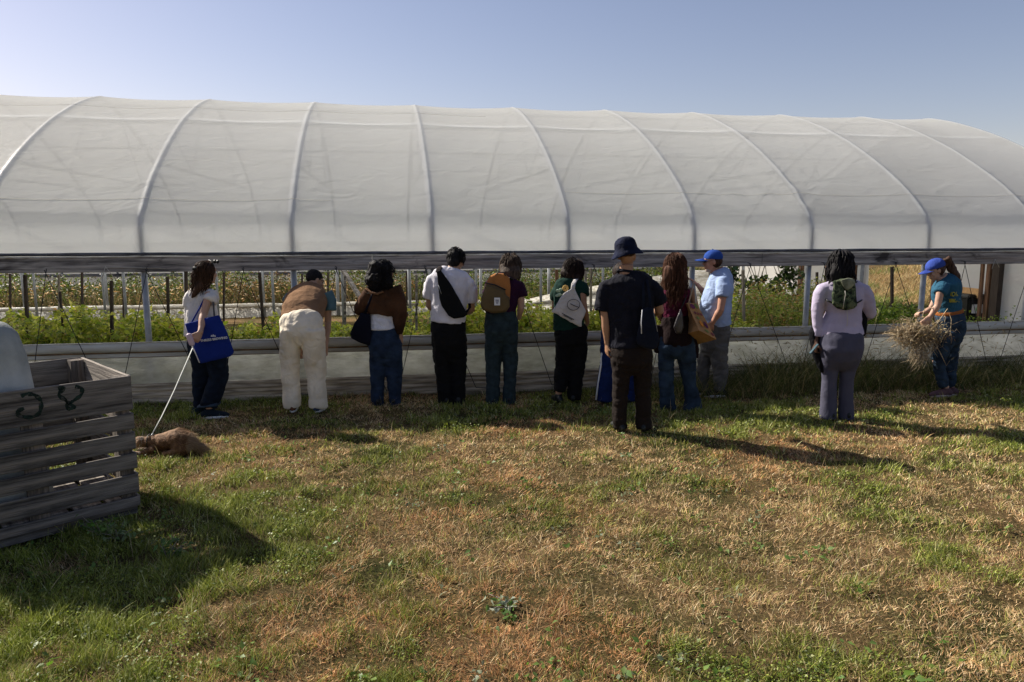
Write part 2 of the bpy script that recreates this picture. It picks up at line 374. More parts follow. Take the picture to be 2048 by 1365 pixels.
for i, u in enumerate(HU):
    mb = MB(); pts = [(u, a+.034*(0 if i else 0), z-.033) for a, z in PR]
    # tube just under the film
    pp = []
    for k, (a, z) in enumerate(PR):
        a2, z2 = PR[min(k+1, len(PR)-1)]; a1, z1 = PR[max(k-1, 0)]
        ta, tz = a2-a1, z2-z1; l = math.hypot(ta, tz); pp.append(Vector((u, a+tz/l*(.034-.003), z-ta/l*(.034-.003))))
    mb.loft(pp, [.031]*len(pp), side=(1, 0, 0), n=10)
    h = local('hoop', mb.mesh(), M['hoopsteel'], gh_root, True)
    mb = MB()
    for kk in (22,):
        mb.loft([pp[kk]-(pp[kk+1]-pp[kk]).normalized()*.03, pp[kk]+(pp[kk+1]-pp[kk]).normalized()*.03], [.034, .034], n=10)
    local('sleeve_joint', mb.mesh(), M['hoopsteel'], h, True)
    for v in (0.036, 2*W2-.036):
        mb = MB(); mb.loft([Vector((u, v, -.1)), Vector((u, v, 1.6))], [.036, .036], n=10)
        local('ground_post', mb.mesh(), M['steel'], gh_root, True)
    if i < len(HU)-1:
        mb = MB(); mb.loft([Vector((u, 1.0, 2.74)), Vector((u, 2*W2-1.0, 2.74))], [.022, .022], n=8)
        for a, za, b_, zb in ((2.6, 2.74, 1.75, 3.12), (2.6, 2.74, 3.5, 3.78), (5.8, 2.74, 4.9, 3.78)):
            mb.loft([Vector((u, a, za)), Vector((u, b_, zb))], [.014, .014], n=8)
        local('truss', mb.mesh(), M['trusssteel'], gh_root, True)
mb = MB()
for v, z in ((2.35, 3.40), (4.2, 3.88), (6.05, 3.40)): mb.loft([Vector((U0, v, z)), Vector((U1, v, z))], [.022, .022], n=8)
local('purlin', mb.mesh(), M['trusssteel'], gh_root, True)
# film: drapes over hoops, sinks a little between them
nu = 12*16
us = np.unique(np.round(np.concatenate([np.linspace(U0-.01, U1+.02, nu+1)]+[[h+d for d in (-.085, -.055, -.038, -.025, -.012, 0, .012, .025, .038, .055, .085) if U0-.01 <= h+d <= U1+.02] for h in HU]), 4)); nu = len(us)-1; pv = np.array(PR); m = len(pv)
tg = np.gradient(pv, axis=0); tg /= np.linalg.norm(tg, axis=1)[:, None]; nrm = np.stack([-tg[:, 1], tg[:, 0]], 1)
hd = np.min(np.abs(us[:, None]-np.array(HU)[None]), axis=1)/(SB/2)
sag = -.030*(1-(1-np.clip(hd, 0, 1))**2)+.0065*np.exp(-(hd*(SB/2)/.030)**2)
UU, KK = np.meshgrid(us, np.arange(m), indexing='ij')
env = np.clip((pv[:, 1]-1.75)/.35, 0, 1)
wr = (fbm(np.stack([UU*1.2, pv[KK, 0]*1.5, pv[KK, 1]*7], -1).reshape(-1, 3), 5).reshape(UU.shape)-.5)*.012
# creased, loose patch near the right end
cu, cz = (HU[8]+HU[9])/2+.3, 2.45
mask = np.exp(-((UU-cu)/1.1)**2-((pv[KK, 1]-cz)/.22)**2)*(pv[KK, 0] < 4)
crease = np.sin((pv[KK, 1]*2.2-(UU-cu)*.33)*38+3*vnoise(np.stack([UU, pv[KK, 1]*2, 0*UU], -1).reshape(-1, 3), 8).reshape(UU.shape))*.016*mask
off = (sag[:, None]*env[None, :])+wr*env[None]+crease+.004
FV = np.stack([UU, pv[KK, 0]+nrm[KK, 0]*off, pv[KK, 1]+nrm[KK, 1]*off], -1).reshape(-1, 3)
I = np.arange((nu+1)*m).reshape(nu+1, m)
Q = np.stack([I[:-1, :-1], I[1:, :-1], I[1:, 1:], I[:-1, 1:]], -1).reshape(-1, 4)
for kk, (c0_, c1_) in ((17, (.0, .45)), (39, (.0, .55)), (19, (.6, .95))):
    P3 = FV.reshape(nu+1, m, 3)[int(nu*c0_):int(nu*c1_)+1, kk]+np.array([0, nrm[kk, 0], nrm[kk, 1]])*.003
    mb = MB(); mb.loft([Vector(p) for p in P3], [.0016]*len(P3), side=(0, 1, 0), n=5); local('film_seam', mb.mesh(), M['seam'], gh_root, True)
local('roof_film', mesh_np('film', FV, Q.ravel(), np.full(len(Q), 4)), M['film'], gh_root, True)
# hip boards: 4.9 m boards butted end to end
for v, sgn in ((-.022, 1), (2*W2+.022, -1)):
    u = U0; k = 0
    while u < U1-.01:
        u2 = min(u+[4.1, 4.88, 4.88][k % 3], U1); mb = MB(); mb.box(((u+u2)/2, v, 1.571), ((u2-u)/2-.002, .021, .086))
        me = mb.mesh(); bmb = bmesh.new(); bmb.from_mesh(me); bmesh.ops.bevel(bmb, geom=bmb.edges[:], offset=.004, segments=1, affect='EDGES'); bmb.to_mesh(me); bmb.free()
        local('hip_board', me, M['wood_old'], gh_root); u = u2; k += 1
# rolled film edge over the board, slightly wavy
def wavy_tube(u0, u1, v, z, r, amp, seed, n=10, step=.08, flat=1.0):
    k = int((u1-u0)/step)+1; uu = np.linspace(u0, u1, k)
    a = (fbm(np.stack([uu*1.7, 0*uu, 0*uu], -1), seed)-.5)*amp*2; b_ = (fbm(np.stack([uu*3.1, 0*uu+5, 0*uu], -1), seed+3)-.5)
    mb = MB(); mb.loft([Vector((uu[i], v, z+a[i])) for i in range(k)], [(r*(1+.35*b_[i])*flat, r*(1+.35*b_[i]*flat)) for i in range(k)], side=(0, 1, 0), n=n)
    return mb
local('roll_edge', wavy_tube(U0, U1, -.03, 1.680, .019, .003, 4).mesh(), M['darkroll'], gh_root, True)
local('film_hem', wavy_tube(U0, U1, -.047, 1.652, .006, .010, 14).mesh(), M['rolled'], gh_root, True)
# rolled-up curtain lying along the top of the skirt, then the skirt and the dirty folds at its foot
def sheet(name, u0, u1, rows, m_, amp=.012, seed=1, step=.06, sc=(1.3, 9)):
    """rows: list of (v, z)"""
    k = int((u1-u0)/step)+1; uu = np.linspace(u0, u1, k); rr = np.array(rows); mm = len(rr)
    A, B = np.meshgrid(uu, np.arange(mm), indexing='ij')
    d = (fbm(np.stack([A*sc[0], rr[B, 1]*sc[1], 0*A], -1).reshape(-1, 3), seed).reshape(A.shape)-.5)*2*amp
    v_ = np.stack([A, rr[B, 0]+d, rr[B, 1]+d*.3], -1).reshape(-1, 3)
    I = np.arange(k*mm).reshape(k, mm); Q = np.stack([I[:-1, :-1], I[1:, :-1], I[1:, 1:], I[:-1, 1:]], -1).reshape(-1, 4)
    return local(name, mesh_np(name, v_, Q.ravel(), np.full(len(Q), 4)), m_, gh_root, True)
sheet('rolled_curtain', U0, U1, [(-.02, .700), (-.045, .702), (-.062, .690), (-.070, .66), (-.072, .63), (-.066, .605), (-.050, .588), (-.02, .580)], M['band'], .0035, 29, .06, (2.2, 5))
local('top_batten', wavy_tube(U0, U1, -.062, .697, .006, .001, 30, 6).mesh(), M['rolled'], gh_root, True)
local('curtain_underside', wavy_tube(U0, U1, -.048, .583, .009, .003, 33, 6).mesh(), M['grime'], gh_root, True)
sheet('skirt_hem', U0, U1, [(-.036, .585), (-.043, .575), (-.044, .55), (-.042, .53)], M['band'], .002, 36)
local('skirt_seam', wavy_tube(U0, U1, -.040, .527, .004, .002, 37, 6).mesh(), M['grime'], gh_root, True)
sheet('skirt_film', U0, U1, [(-.034, .54-.035*i) for i in range(12)], M['skirt'], .011, 31, .06, (1.1, 6))
sheet('skirt_foot', U0, U1, [(-.034, .225), (-.055, .215), (-.062, .195), (-.046, .178), (-.066, .165), (-.074, .145), (-.052, .128), (-.078, .112), (-.090, .088), (-.066, .07), (-.095, .055), (-.105, .025), (-.09, -.04)], M['folds'], .017, 35, .05, (1.6, 14))
# lacing cord zigzag from the hip board to the foot
mb = MB(); u = U0+.4; per = 1.02
while u < U1:
    w1 = .08*math.sin(u*9)
    a = Vector((u, -.105, 1.52)); b_ = Vector((u+.56+w1, -.13, .06)); c_ = Vector((u+.70+w1, -.13, .05)); d = Vector((u+per+.02, -.105, 1.52))
    mb.loft([a, b_], [.0042, .0042], n=5); mb.loft([c_, d], [.0042, .0042], n=5); mb.loft([d, Vector((u+per, -.05, 1.53))], [.004, .004], n=5)
    mb.loft([b_, c_], [.004, .004], n=5); u += per
local('lacing_cord', mb.mesh(), M['cord'], gh_root, True)
for px in (210, 905, 1230, 1990):
    mb = MB(); u, z = at_v(px, 530, -.06); mb.loft([Vector((u, -.05, 1.55)), Vector((u-.04, -.06, 1.42))], [.004, .004], n=5); mb.loft([Vector((u, -.05, 1.55)), Vector((u+.07, -.06, 1.44))], [.004, .004], n=5); local('twine', mb.mesh(), M['string'], gh_root, True)
mb = MB(); u, z = at_v(210, 530, -.05); u2, _ = at_v(330, 530, -.05)
mb.loft([Vector((u, -.05, 1.54)), Vector((u2, -.05, 1.525))], [.004, .004], n=5)
local('twine', mb.mesh(), M['string'], gh_root, True)
# far side wall: hanging film strip at the foot, rolled tube, closed film near the right-hand corner
FV_ = 2*W2
local('rolled_curtain', wavy_tube(U0, U1, FV_-.06, .255, .05, .01, 41, 10, .2).mesh(), M['rolled'], gh_root, True)
sheet('skirt_film', U0, U1, [(FV_-.03, .25-.05*i) for i in range(7)], M['wallfilm'], .012, 43, .15)
uc = at_v(1440, 560, FV_)[0]
sheet('side_curtain', uc, U1, [(FV_-.015, 1.62-.09*i) for i in range(19)], M['wallfilm'], .02, 45, .12)
# end wall at the right: film panels with a doorway, timber posts
UE = U1-.03
def endpt(px, py=560):
    d = ray(px, py); o = Vector((0, 0, CH)); t = (UE-(o-G0).dot(EU))/d.dot(EU); p = o+d*t; return (p-G0).dot(EV), p.z
v_d0, v_d1 = endpt(1876)[0], endpt(1737)[0]
def wallpanel(v0, v1, z0=None):
    k = max(2, int((v1-v0)/.12)); vv = np.linspace(v0, v1, k); top = np.interp(vv, pv[:, 0]+np.arange(m)*1e-9, pv[:, 1])-.02
    rows = 16; T = np.linspace(0, 1, rows); A = np.repeat(vv[:, None], rows, 1); B = (z0 if z0 is not None else -.05)+(top[:, None]-(z0 if z0 is not None else -.05))*T[None]
    d = (fbm(np.stack([A*1.5, B*1.2, 0*A], -1).reshape(-1, 3), 51).reshape(A.shape)-.5)*.04
    v_ = np.stack([UE+d, A, B], -1).reshape(-1, 3); I = np.arange(k*rows).reshape(k, rows)
    Q = np.stack([I[:-1, :-1], I[1:, :-1], I[1:, 1:], I[:-1, 1:]], -1).reshape(-1, 4)
    return local('end_wall_film', mesh_np('panel', v_, Q.ravel(), np.full(len(Q), 4)), M['wallfilm'], gh_root, True)
wallpanel(.05, v_d0-.02); wallpanel(v_d1+.02, FV_-.05); wallpanel(v_d0-.02, v_d1+.02, 2.05)
for px, wd, mt in ((1728, .10, 'steel'), (1716, .13, 'wood_rust'), (1662, .11, 'wood_rust'), (1608, .11, 'wood_rust'), (1878, .07, 'wood_rust'), (1990, .08, 'wood_rust'), (2004, .15, 'wood_dark')):
    v = endpt(px)[0]; v = min(v, FV_-.1); mb = MB(); mb.box((UE-.09-.01*(px % 3), v, 1.1), (.045, wd/2, 1.2))
    local('end_wall_post', mb.mesh(), M[mt], gh_root)
mb = MB(); mb.box((UE-.09, (v_d0+v_d1)/2, 2.03), (.04, (v_d1-v_d0)/2, .05)); local('door_header', mb.mesh(), M['wood_rust'], gh_root)
va, vb = endpt(1925)[0], endpt(1985)[0]; z1 = endpt(1950, 575)[1]
mb = MB(); mb.box((UE-.18, (va+vb)/2, z1-.08), (.02, abs(va-vb)/2, .08)); local('cross_board', mb.mesh(), M['wood_new'], gh_root)

def gp_world(px, py, v):
    u, z = at_v(px, py, v); return GH(u, v, z)
# a second, farther greenhouse seen as a pale strip beyond the weeds
g2 = empty('hoop_greenhouse', GH(2, 17.5), 'farther pale greenhouse seen as a white strip beyond the weeds, under the hip board', 'greenhouse', rz=TH)
mb = MB(); P2 = [(0, -.05), (0, 1.3), (.25, 1.8), (1.2, 2.5), (2.6, 3.05), (4.0, 3.2), (5.4, 3.05), (6.8, 2.5), (7.75, 1.8), (8, 1.3), (8, -.05)]
k = 24; uu = np.linspace(-18, 10.5, k); v_ = np.array([(a, p[0], p[1]) for a in uu for p in P2]); I = np.arange(k*len(P2)).reshape(k, -1)
Q = np.stack([I[:-1, :-1], I[1:, :-1], I[1:, 1:], I[:-1, 1:]], -1).reshape(-1, 4)
local('roof_film', mesh_np('f2', v_, Q.ravel(), np.full(len(Q), 4)), M['wallfilm'], g2, True)
for a in np.linspace(-18, 10.5, 18):
    mb = MB(); mb.loft([Vector((a, p[0]-.03 if p[0] < 4 else p[0]+.03, p[1]+.02)) for p in P2], [.035]*len(P2), side=(1, 0, 0), n=6); local('hoop', mb.mesh(), M['steel'], g2, True)
mb = MB(); mb.box((-3.75, -.06, .42), (14.25, .02, .05)); local('base_rail', mb.mesh(), M['wood_old'], g2)

# heap of loose film lying slantwise towards the right
mbv = []
cols = 60; rowsn = 16
for i in range(cols):
    t = i/(cols-1); px = 1040+t*430; top = 606-62*min(1, t*1.25)**.9; v = 8.1-.4*t
    for j in range(rowsn):
        s_ = j/(rowsn-1); u, zt = at_v(px, top, v); z = zt*(1-s_)-.03*s_; bulge = -.9*s_*(.4+.6*t)
        rip = .05*math.sin(s_*17+t*4)*(.4+t)+.03*math.sin(s_*41+t*9)
        mbv.append(GH(u, v+bulge+rip*.8, z+rip*.45+.03))
I = np.arange(cols*rowsn).reshape(cols, rowsn); Q = np.stack([I[:-1, :-1], I[1:, :-1], I[1:, 1:], I[:-1, 1:]], -1).reshape(-1, 4)
hp = link('plastic_sheet_heap', mesh_np('h', np.array([tuple(p) for p in mbv]), Q.ravel(), np.full(len(Q), 4)), M['rolled'])
tag(hp, 'loose grey-white plastic sheeting heaped in long slanting folds inside the greenhouse', 'plastic sheeting')

PLACES = [(0, 'at the far left, above the tub'), (100, 'above the crate, left of the hoop post'), (283, 'between hoop post and the woman in white blouse'), (395, 'between white blouse woman and bending man'), (570, 'behind the bending man'),
    (660, 'between bending man and curly-haired woman'), (740, 'between curly-haired woman and white t-shirt man'), (860, 'between white t-shirt man and the orange backpack'), (990, 'between the orange backpack and the cream tote'), (1100, 'behind the person with the cream tote'), (1150, 'between the cream tote and the bucket hat man'),
    (1230, 'behind the blue-capped man'), (1480, 'between blue-capped man and woman in lilac'), (1640, 'between woman in lilac and doorway'), (1770, 'standing in the doorway gap'), (1850, 'right of the woman in the blue cap')]
def place_labels(items, kind):
    out = []
    pl = lambda x: [p for k, p in PLACES if x >= k][-1]
    for x, adj in items:
        same = sorted(q for q, a_ in items if a_ == adj and pl(q) == pl(x)); i = same.index(x)
        o_ = '' if len(same) == 1 else ['leftmost ', 'second ', 'third ', 'fourth ', 'fifth '][i]
        out.append(o_+adj+' '+kind+' '+pl(x))
    return out
# stakes and inner posts: (x_top, y_top, x_bot, y_bot, v, width, material)
ST = [(50, 550, 57, 690, .8, .05, 'wood_dark'), (120, 584, 129, 690, .9, .035, 'wood_dark'), (223, 562, 224, 690, .7, .05, 'wood_dark'),
      (335, 554, 338, 690, 2.0, .05, 'wood_dark'), (372, 540, 373, 690, 2.4, .06, 'wood_dark'), (519, 545, 529, 690, 1.1, .055, 'wood_dark'),
      (604, 548, 606, 690, 5, .05, 'wood_dark'), (656, 545, 656, 690, 5.5, .05, 'wood_dark'), (690, 552, 690, 690, 1.2, .05, 'wood_old'),
      (833, 550, 833, 690, .9, .045, 'wood_old'), (813, 543, 815, 690, 3.2, .04, 'wood_dark'), (1113, 540, 1114, 690, 3.0, .07, 'wood_rust'),
      (1486, 541, 1488, 690, .9, .05, 'wood_pale'), (1784, 534, 1784, 690, 2.4, .055, 'wood_dark'), (1634, 545, 1633, 690, 3.0, .05, 'wood_dark'),
      (1966, 528, 1953, 690, 1.1, .06, 'wood_rust'), (448, 545, 447, 690, 4.4, .05, 'wood_dark'), (164, 545, 165, 690, 5.2, .05, 'wood_dark'), (20, 548, 22, 690, 4.5, .04, 'wood_dark'),
      (118, 550, 119, 690, 2.2, .035, 'wood_pale'), (1171, 538, 1171, 690, 2.6, .05, 'wood_old'), (1182, 537, 1181, 690, 1.3, .045, 'wood_pale'), (247, 570, 247, 690, 4.8, .04, 'wood_dark'), (1420, 540, 1421, 690, 2.6, .05, 'wood_old')]
ADJ = {'wood_dark': 'dark wooden', 'wood_old': 'grey wooden', 'wood_pale': 'thin pale wooden', 'wood_rust': 'reddish brown wooden'}
for (xt, yt, xb, yb, v, wd, mt), lab in zip(ST, place_labels([(s_[0], ADJ[s_[6]]) for s_ in ST], 'stake')):
    a = gp_world(xt, yt, v); zb = gp_world(xb, yb, v); k = (a.z+.05)/(a.z-zb.z); bpt = a+(zb-a)*k
    wd *= .8; mb = MB(); mb.beam(bpt, a, wd, wd*.8); 
    o = link('garden_stake', mb.mesh(), M[mt], smooth=False)
    tag(o, lab, 'stake', 'stakes standing inside the greenhouse')
PO = ((66, 5.4), (204, 4.2), (246, 2.9), (432, 3.4), (544, 3.2), (684, 2.3), (819, 2.6), (952, 3.1), (1082, 2.7), (1206, 2.9), (858, 4.4))
for (xt, v), lab in zip(PO, place_labels([(p[0], 'slim galvanised') for p in PO], 'steel post')):
    a = gp_world(xt, 545, v); mb = MB(); mb.loft([Vector((a.x, a.y, -.1)), Vector((a.x, a.y, 2.0))], [.021, .021], n=8)
    mb.box((a.x, a.y, 2.0), (.034, .034, .012))
    tag(link('support_post', mb.mesh(), M['steel'], smooth=True), lab, 'post', 'steel posts standing inside the greenhouse')
a = gp_world(685, 540, 2.2); b_ = gp_world(722, 598, 1.6); mb = MB(); mb.beam(a, b_+(b_-a)*.8, .05, .05)
tag(link('brace_board', mb.mesh(), M['wood_old'], smooth=False), 'grey board leaning diagonally beside the woman with curly black hair', 'board')

# compost bin behind the woman in the blue cap
bb = gp_world(1944, 600, 2.5); bb.z = 0
bin_ = empty('compost_bin', bb, 'black plastic bin with green printed label standing by the far doorway post', 'bin', rz=TH)
mb = MB(); hx, hz = .30, 1.02-.25
mb.loft([Vector((0, 0, 0)), Vector((0, 0, .05)), Vector((0, 0, .70)), Vector((0, 0, .74))], [(.25, .22), (.26, .23), (.33, .28), (.34, .29)], side=(1, 0, 0), n=4)
me = mb.mesh(); me.transform(Matrix.Rotation(0, 4, 'Z')); 
def boxy(h0, h1, z0, z1, m_, nm, par, bev=.02):
    mb = MB(); vs = [(-h0[0], -h0[1], z0), (h0[0], -h0[1], z0), (h0[0], h0[1], z0), (-h0[0], h0[1], z0), (-h1[0], -h1[1], z1), (h1[0], -h1[1], z1), (h1[0], h1[1], z1), (-h1[0], h1[1], z1)]
    mb.add(vs, [(3, 2, 1, 0), (4, 5, 6, 7), (0, 1, 5, 4), (1, 2, 6, 5), (2, 3, 7, 6), (3, 0, 4, 7)]); me = mb.mesh()
    bm = bmesh.new(); bm.from_mesh(me); bmesh.ops.bevel(bm, geom=bm.edges[:], offset=bev, segments=2, affect='EDGES'); bm.to_mesh(me); bm.free()
    return local(nm, me, m_, par)
boxy((.25, .22), (.30, .26), 0, .78, M['black'], 'body', bin_); boxy((.33, .29), (.31, .27), .785, .845, M['black'], 'lid', bin_)
for x0, x1, mt in ((-.22, -.02, 'white'), (.03, .25, 'greenlabel')):
    mb = MB(); mb.box(((x0+x1)/2, -.268, .60), ((x1-x0)/2, .006, .075)); lo = local('printed_label', mb.mesh(), M[mt], bin_)
    mb = MB(); c0 = (x0+x1)/2
    for q in range(3):
        an = q*2.094+.5; a = Vector((c0+.04*math.cos(an), -.278, .60+.04*math.sin(an))); b_ = Vector((c0+.04*math.cos(an+1.5), -.278, .60+.04*math.sin(an+1.5))); mb.beam(a, b_, .006, .016, Vector((0, 1, 0)))
    local('recycling_mark', mb.mesh(), M['greenlabel' if mt == 'white' else 'white'], lo)

# ------------------------------------------------------------------ wooden bin with painted number, tub in it
CR = Vector((-2.60, 4.98, 0)); ca = R(45.5); E1 = Vector((math.cos(ca), math.sin(ca), 0)); E2 = Vector((-E1.y, E1.x, 0))
LX, LY, ZT = 1.20, 1.02, .985
crate = empty('wooden_crate', CR-E1*LX/2+E2*LY/2, 'weathered grey slatted wooden crate with the number 28 painted on its top board', 'crate', rz=ca)
hx, hy = LX/2, LY/2; rr = random.Random(3)
def plank(c, h, nm='slat', par=None, m_='crate', rot=None):
    mb = MB(); mb.box((0, 0, 0), h); me = mb.mesh(); bm = bmesh.new(); bm.from_mesh(me)
    bmesh.ops.subdivide_edges(bm, edges=[e for e in bm.edges if e.calc_length() > .5], cuts=14, use_grid_fill=True)
    bmesh.ops.bevel(bm, geom=[e for e in bm.edges if len(e.link_faces) == 2 and e.calc_face_angle(0) > 1], offset=.0035, segments=1, affect='EDGES')
    sd_ = rr.random()*50
    for v in bm.verts:
        L_ = v.co.x if h[0] > h[1] else v.co.y
        v.co.z += (math.sin(L_*4+sd_)*.0018+math.sin(L_*15+sd_*2)*.0008); 
    bm.to_mesh(me); bm.free()
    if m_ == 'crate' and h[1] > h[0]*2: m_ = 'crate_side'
    o = local(nm, me, M[m_], par or crate); o.location = c
    if rot: o.rotation_euler = rot
    return o
levels = [(.870, .115), (.672, .053), (.534, .056), (.393, .053), (.235, .065), (.105, .033)]
for z, hh in levels:
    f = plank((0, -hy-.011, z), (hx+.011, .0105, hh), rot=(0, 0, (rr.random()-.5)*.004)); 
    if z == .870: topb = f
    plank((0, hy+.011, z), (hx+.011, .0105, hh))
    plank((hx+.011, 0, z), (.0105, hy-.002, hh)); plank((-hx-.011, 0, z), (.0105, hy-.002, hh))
for sx in (-1, 1):
    for sy in (-1, 1):
        mb = MB(); mb.box((0, 0, 0), (.045, .045, .42)); o = local('corner_post', mb.mesh(), M['crate_post'], crate); o.location = (sx*(hx-.05), sy*(hy-.05), .56)
for sy in (-1, 1):
    mb = MB(); mb.box((0, 0, 0), (.06, .014, .40)); o = local('inner_batten', mb.mesh(), M['crate_post'], crate); o.location = (.02, sy*(hy-.018), .53)
for k in range(6):
    plank((-hx+.1+k*(LX-.2)/5, 0, .125), (.085, hy-.03, .011), 'floor_board')
for sy in (-1, 0, 1): plank((0, sy*(hy-.05), .06), (hx, .045, .05), 'skid')
# painted strokes on the top board
def sprayed(nm, col):
    m = mat(nm, col, .95, .4, 30, .2, 60); N = m.node_tree.nodes; L = m.node_tree.links; tr = N.new('ShaderNodeBsdfTransparent'); mx = N.new('ShaderNodeMixShader')
    tc = N.new('ShaderNodeTexCoord'); n = N.new('ShaderNodeTexNoise'); n.inputs['Scale'].default_value = 38; n.inputs['Detail'].default_value = 6; L.new(tc.outputs['Object'], n.inputs['Vector'])
    r = N.new('ShaderNodeMapRange'); r.inputs[1].default_value = .26; r.inputs[2].default_value = .50; L.new(n.outputs['Fac'], r.inputs[0]); L.new(r.outputs[0], mx.inputs[0])
    L.new(tr.outputs[0], mx.inputs[1]); L.new(N['Principled BSDF'].outputs[0], mx.inputs[2]); L.new(mx.outputs[0], N['Material Output'].inputs[0]); return m
M['paintgreen'] = sprayed('green spray paint', (.012, .026, .020))
M['paintgreen_'] = mat('green spray paint', (.016, .030, .022), .95, .4, 30, .2, 60)
def stroke(pts, r):
    out = []
    for i in range(len(pts)-1):
        p0, p1, p2, p3 = pts[max(0, i-1)], pts[i], pts[i+1], pts[min(len(pts)-1, i+2)]
        for k in range(6):
            t = k/6; out.append([.5*((2*p1[j])+(-p0[j]+p2[j])*t+(2*p0[j]-5*p1[j]+4*p2[j]-p3[j])*t*t+(-p0[j]+3*p1[j]-3*p2[j]+p3[j])*t**3) for j in (0, 1)])
    out.append(pts[-1]); return out
cm = Matrix.Translation(crate.location) @ Matrix.Rotation(ca, 4, 'Z'); cmi = cm.inverted()
def crate_face(px, py):
    d = ray(px, py); o = Vector((0, 0, CH)); nrm_ = -E2; p0 = cm @ Vector((0, -hy-.0215, 0)); t = (p0-o).dot(nrm_)/d.dot(nrm_); return cmi @ (o+d*t)
for pts in ([(42, 793), (52, 789), (68, 790), (80, 800), (82, 816), (76, 829), (60, 835), (40, 832), (35, 824), (48, 817)],
            [(116, 778), (128, 776), (118, 790), (130, 800), (140, 808), (148, 815), (138, 818), (134, 810), (150, 800), (162, 790), (163, 777), (150, 774)]):
    q = [crate_face(*p) for p in stroke(pts, 1)]
    mb = MB(); mb.loft([Vector((a.x, -hy-.0205, a.z)) for a in q], [(.011+.003*math.sin(i*1.3), .0022) for i in range(len(q))], side=(1, 0, .0), n=6)
    # ribbon lies flat: use side across the stroke
    mb = MB(); n_ = len(q); vs = []; fs = []
    for i in range(n_):
        a = q[max(0, i-1)]; b_ = q[min(n_-1, i+1)]; tx, tz = b_.x-a.x, b_.z-a.z; l = math.hypot(tx, tz) or 1; wv = .0115+.0025*math.sin(i*.9)+.0012*math.sin(i*3.3)
        for sgn, yy in ((-1, -.0225), (1, -.0225), (1, -.0195), (-1, -.0195)): vs.append((q[i].x-tz/l*wv*sgn, -hy+yy, q[i].z+tx/l*wv*sgn))
    for i in range(n_-1):
        for k in range(4): fs.append((i*4+k, i*4+(k+1) % 4, i*4+4+(k+1) % 4, i*4+4+k))
    fs += [(3, 2, 1, 0), tuple((n_-1)*4+k for k in range(4))]; mb.add(vs, fs)
    o = local('painted_numeral', mb.mesh(), M['paintgreen'], topb); o.location = -topb.location
# tub standing upside down in the crate
M['tub'] = mat('scuffed tub', (.43, .44, .41), .8, .1, 3.2, .5, 70, col2=(.15, .17, .16))
tc_ = cm @ Vector((-.22, -.06, 0)); mb = MB(); n = 40; vs = []; fs = []
rings = [(0.14, 0, .40, .36), (.16, 0, .40, .36), (.95, 0, .345, .30), (1.15, 0, .325, .28), (1.30, 0, .29, .245), (1.36, 0, .24, .20), (1.385, 0, .16, .13), (1.39, 0, .02, .02)]
for z, _, a, b_ in rings:
    for k in range(n):
        an = 2*math.pi*k/n; c_, s_ = math.cos(an), math.sin(an); p = 2/3.6
        vs.append((math.copysign(abs(c_)**p, c_)*a, math.copysign(abs(s_)**p, s_)*b_, z))
for i in range(len(rings)-1):
    for k in range(n): fs.append((i*n+k, i*n+(k+1) % n, (i+1)*n+(k+1) % n, (i+1)*n+k))
fs += [tuple(reversed(range(n))), tuple((len(rings)-1)*n+k for k in range(n))]; mb.add(vs, fs); me = mb.mesh()
tub = local('tub', me, M['tub'], None, True); tub.location = (tc_.x, tc_.y, 0); tub.rotation_euler = (0, 0, ca)
tag(tub, 'scuffed pale grey plastic tub with rounded top standing in the wooden crate', 'tub')

# ------------------------------------------------------------------ vegetation generators
def blades(name, pos, hgt, wid, lean_dir, lean, col, m_, seg=3, kind='stuff', curl=.5):
    """tapered bent blades as one mesh; pos (N,3), lean = horizontal reach / height"""
    n = len(pos); t = np.linspace(0, 1, seg+1)
    ld = np.stack([np.cos(lean_dir), np.sin(lean_dir), 0*lean_dir], 1)
    an = RNG.uniform(0, 2*np.pi, n); sv = np.stack([np.cos(an), np.sin(an), 0*an], 1)
    vs = []
    for k, tt in enumerate(t):
        c = pos+ld*(hgt*lean*(tt*(1-curl)+curl*tt**2))[:, None]; c = c+np.array([0, 0, 1])*(hgt*(tt-.35*lean*tt**2*curl))[:, None]
        if k < seg:
            ww = (wid*(1-.75*tt**1.5)/2)[:, None]*sv; vs += [c-ww, c+ww]
        else: vs.append(c)
    nv = 2*seg+1; V = np.stack(vs, 1).reshape(-1, 3); base = (np.arange(n)*nv)[:, None]
    q = []
    for k in range(seg-1): q.append(np.array([2*k, 2*k+1, 2*k+3, 2*k+2]))
    quads = np.concatenate([base+qq for qq in q], 1).reshape(n, -1) if q else np.zeros((n, 0), int)
    tri = base+np.array([2*(seg-1), 2*(seg-1)+1, 2*seg])
    polys = np.concatenate([quads, tri], 1).ravel(); sizes = np.tile(np.array([4]*(seg-1)+[3]), n)
    C = np.repeat(col, nv, 0); 
    return mesh_np(name, V, polys, sizes, C)
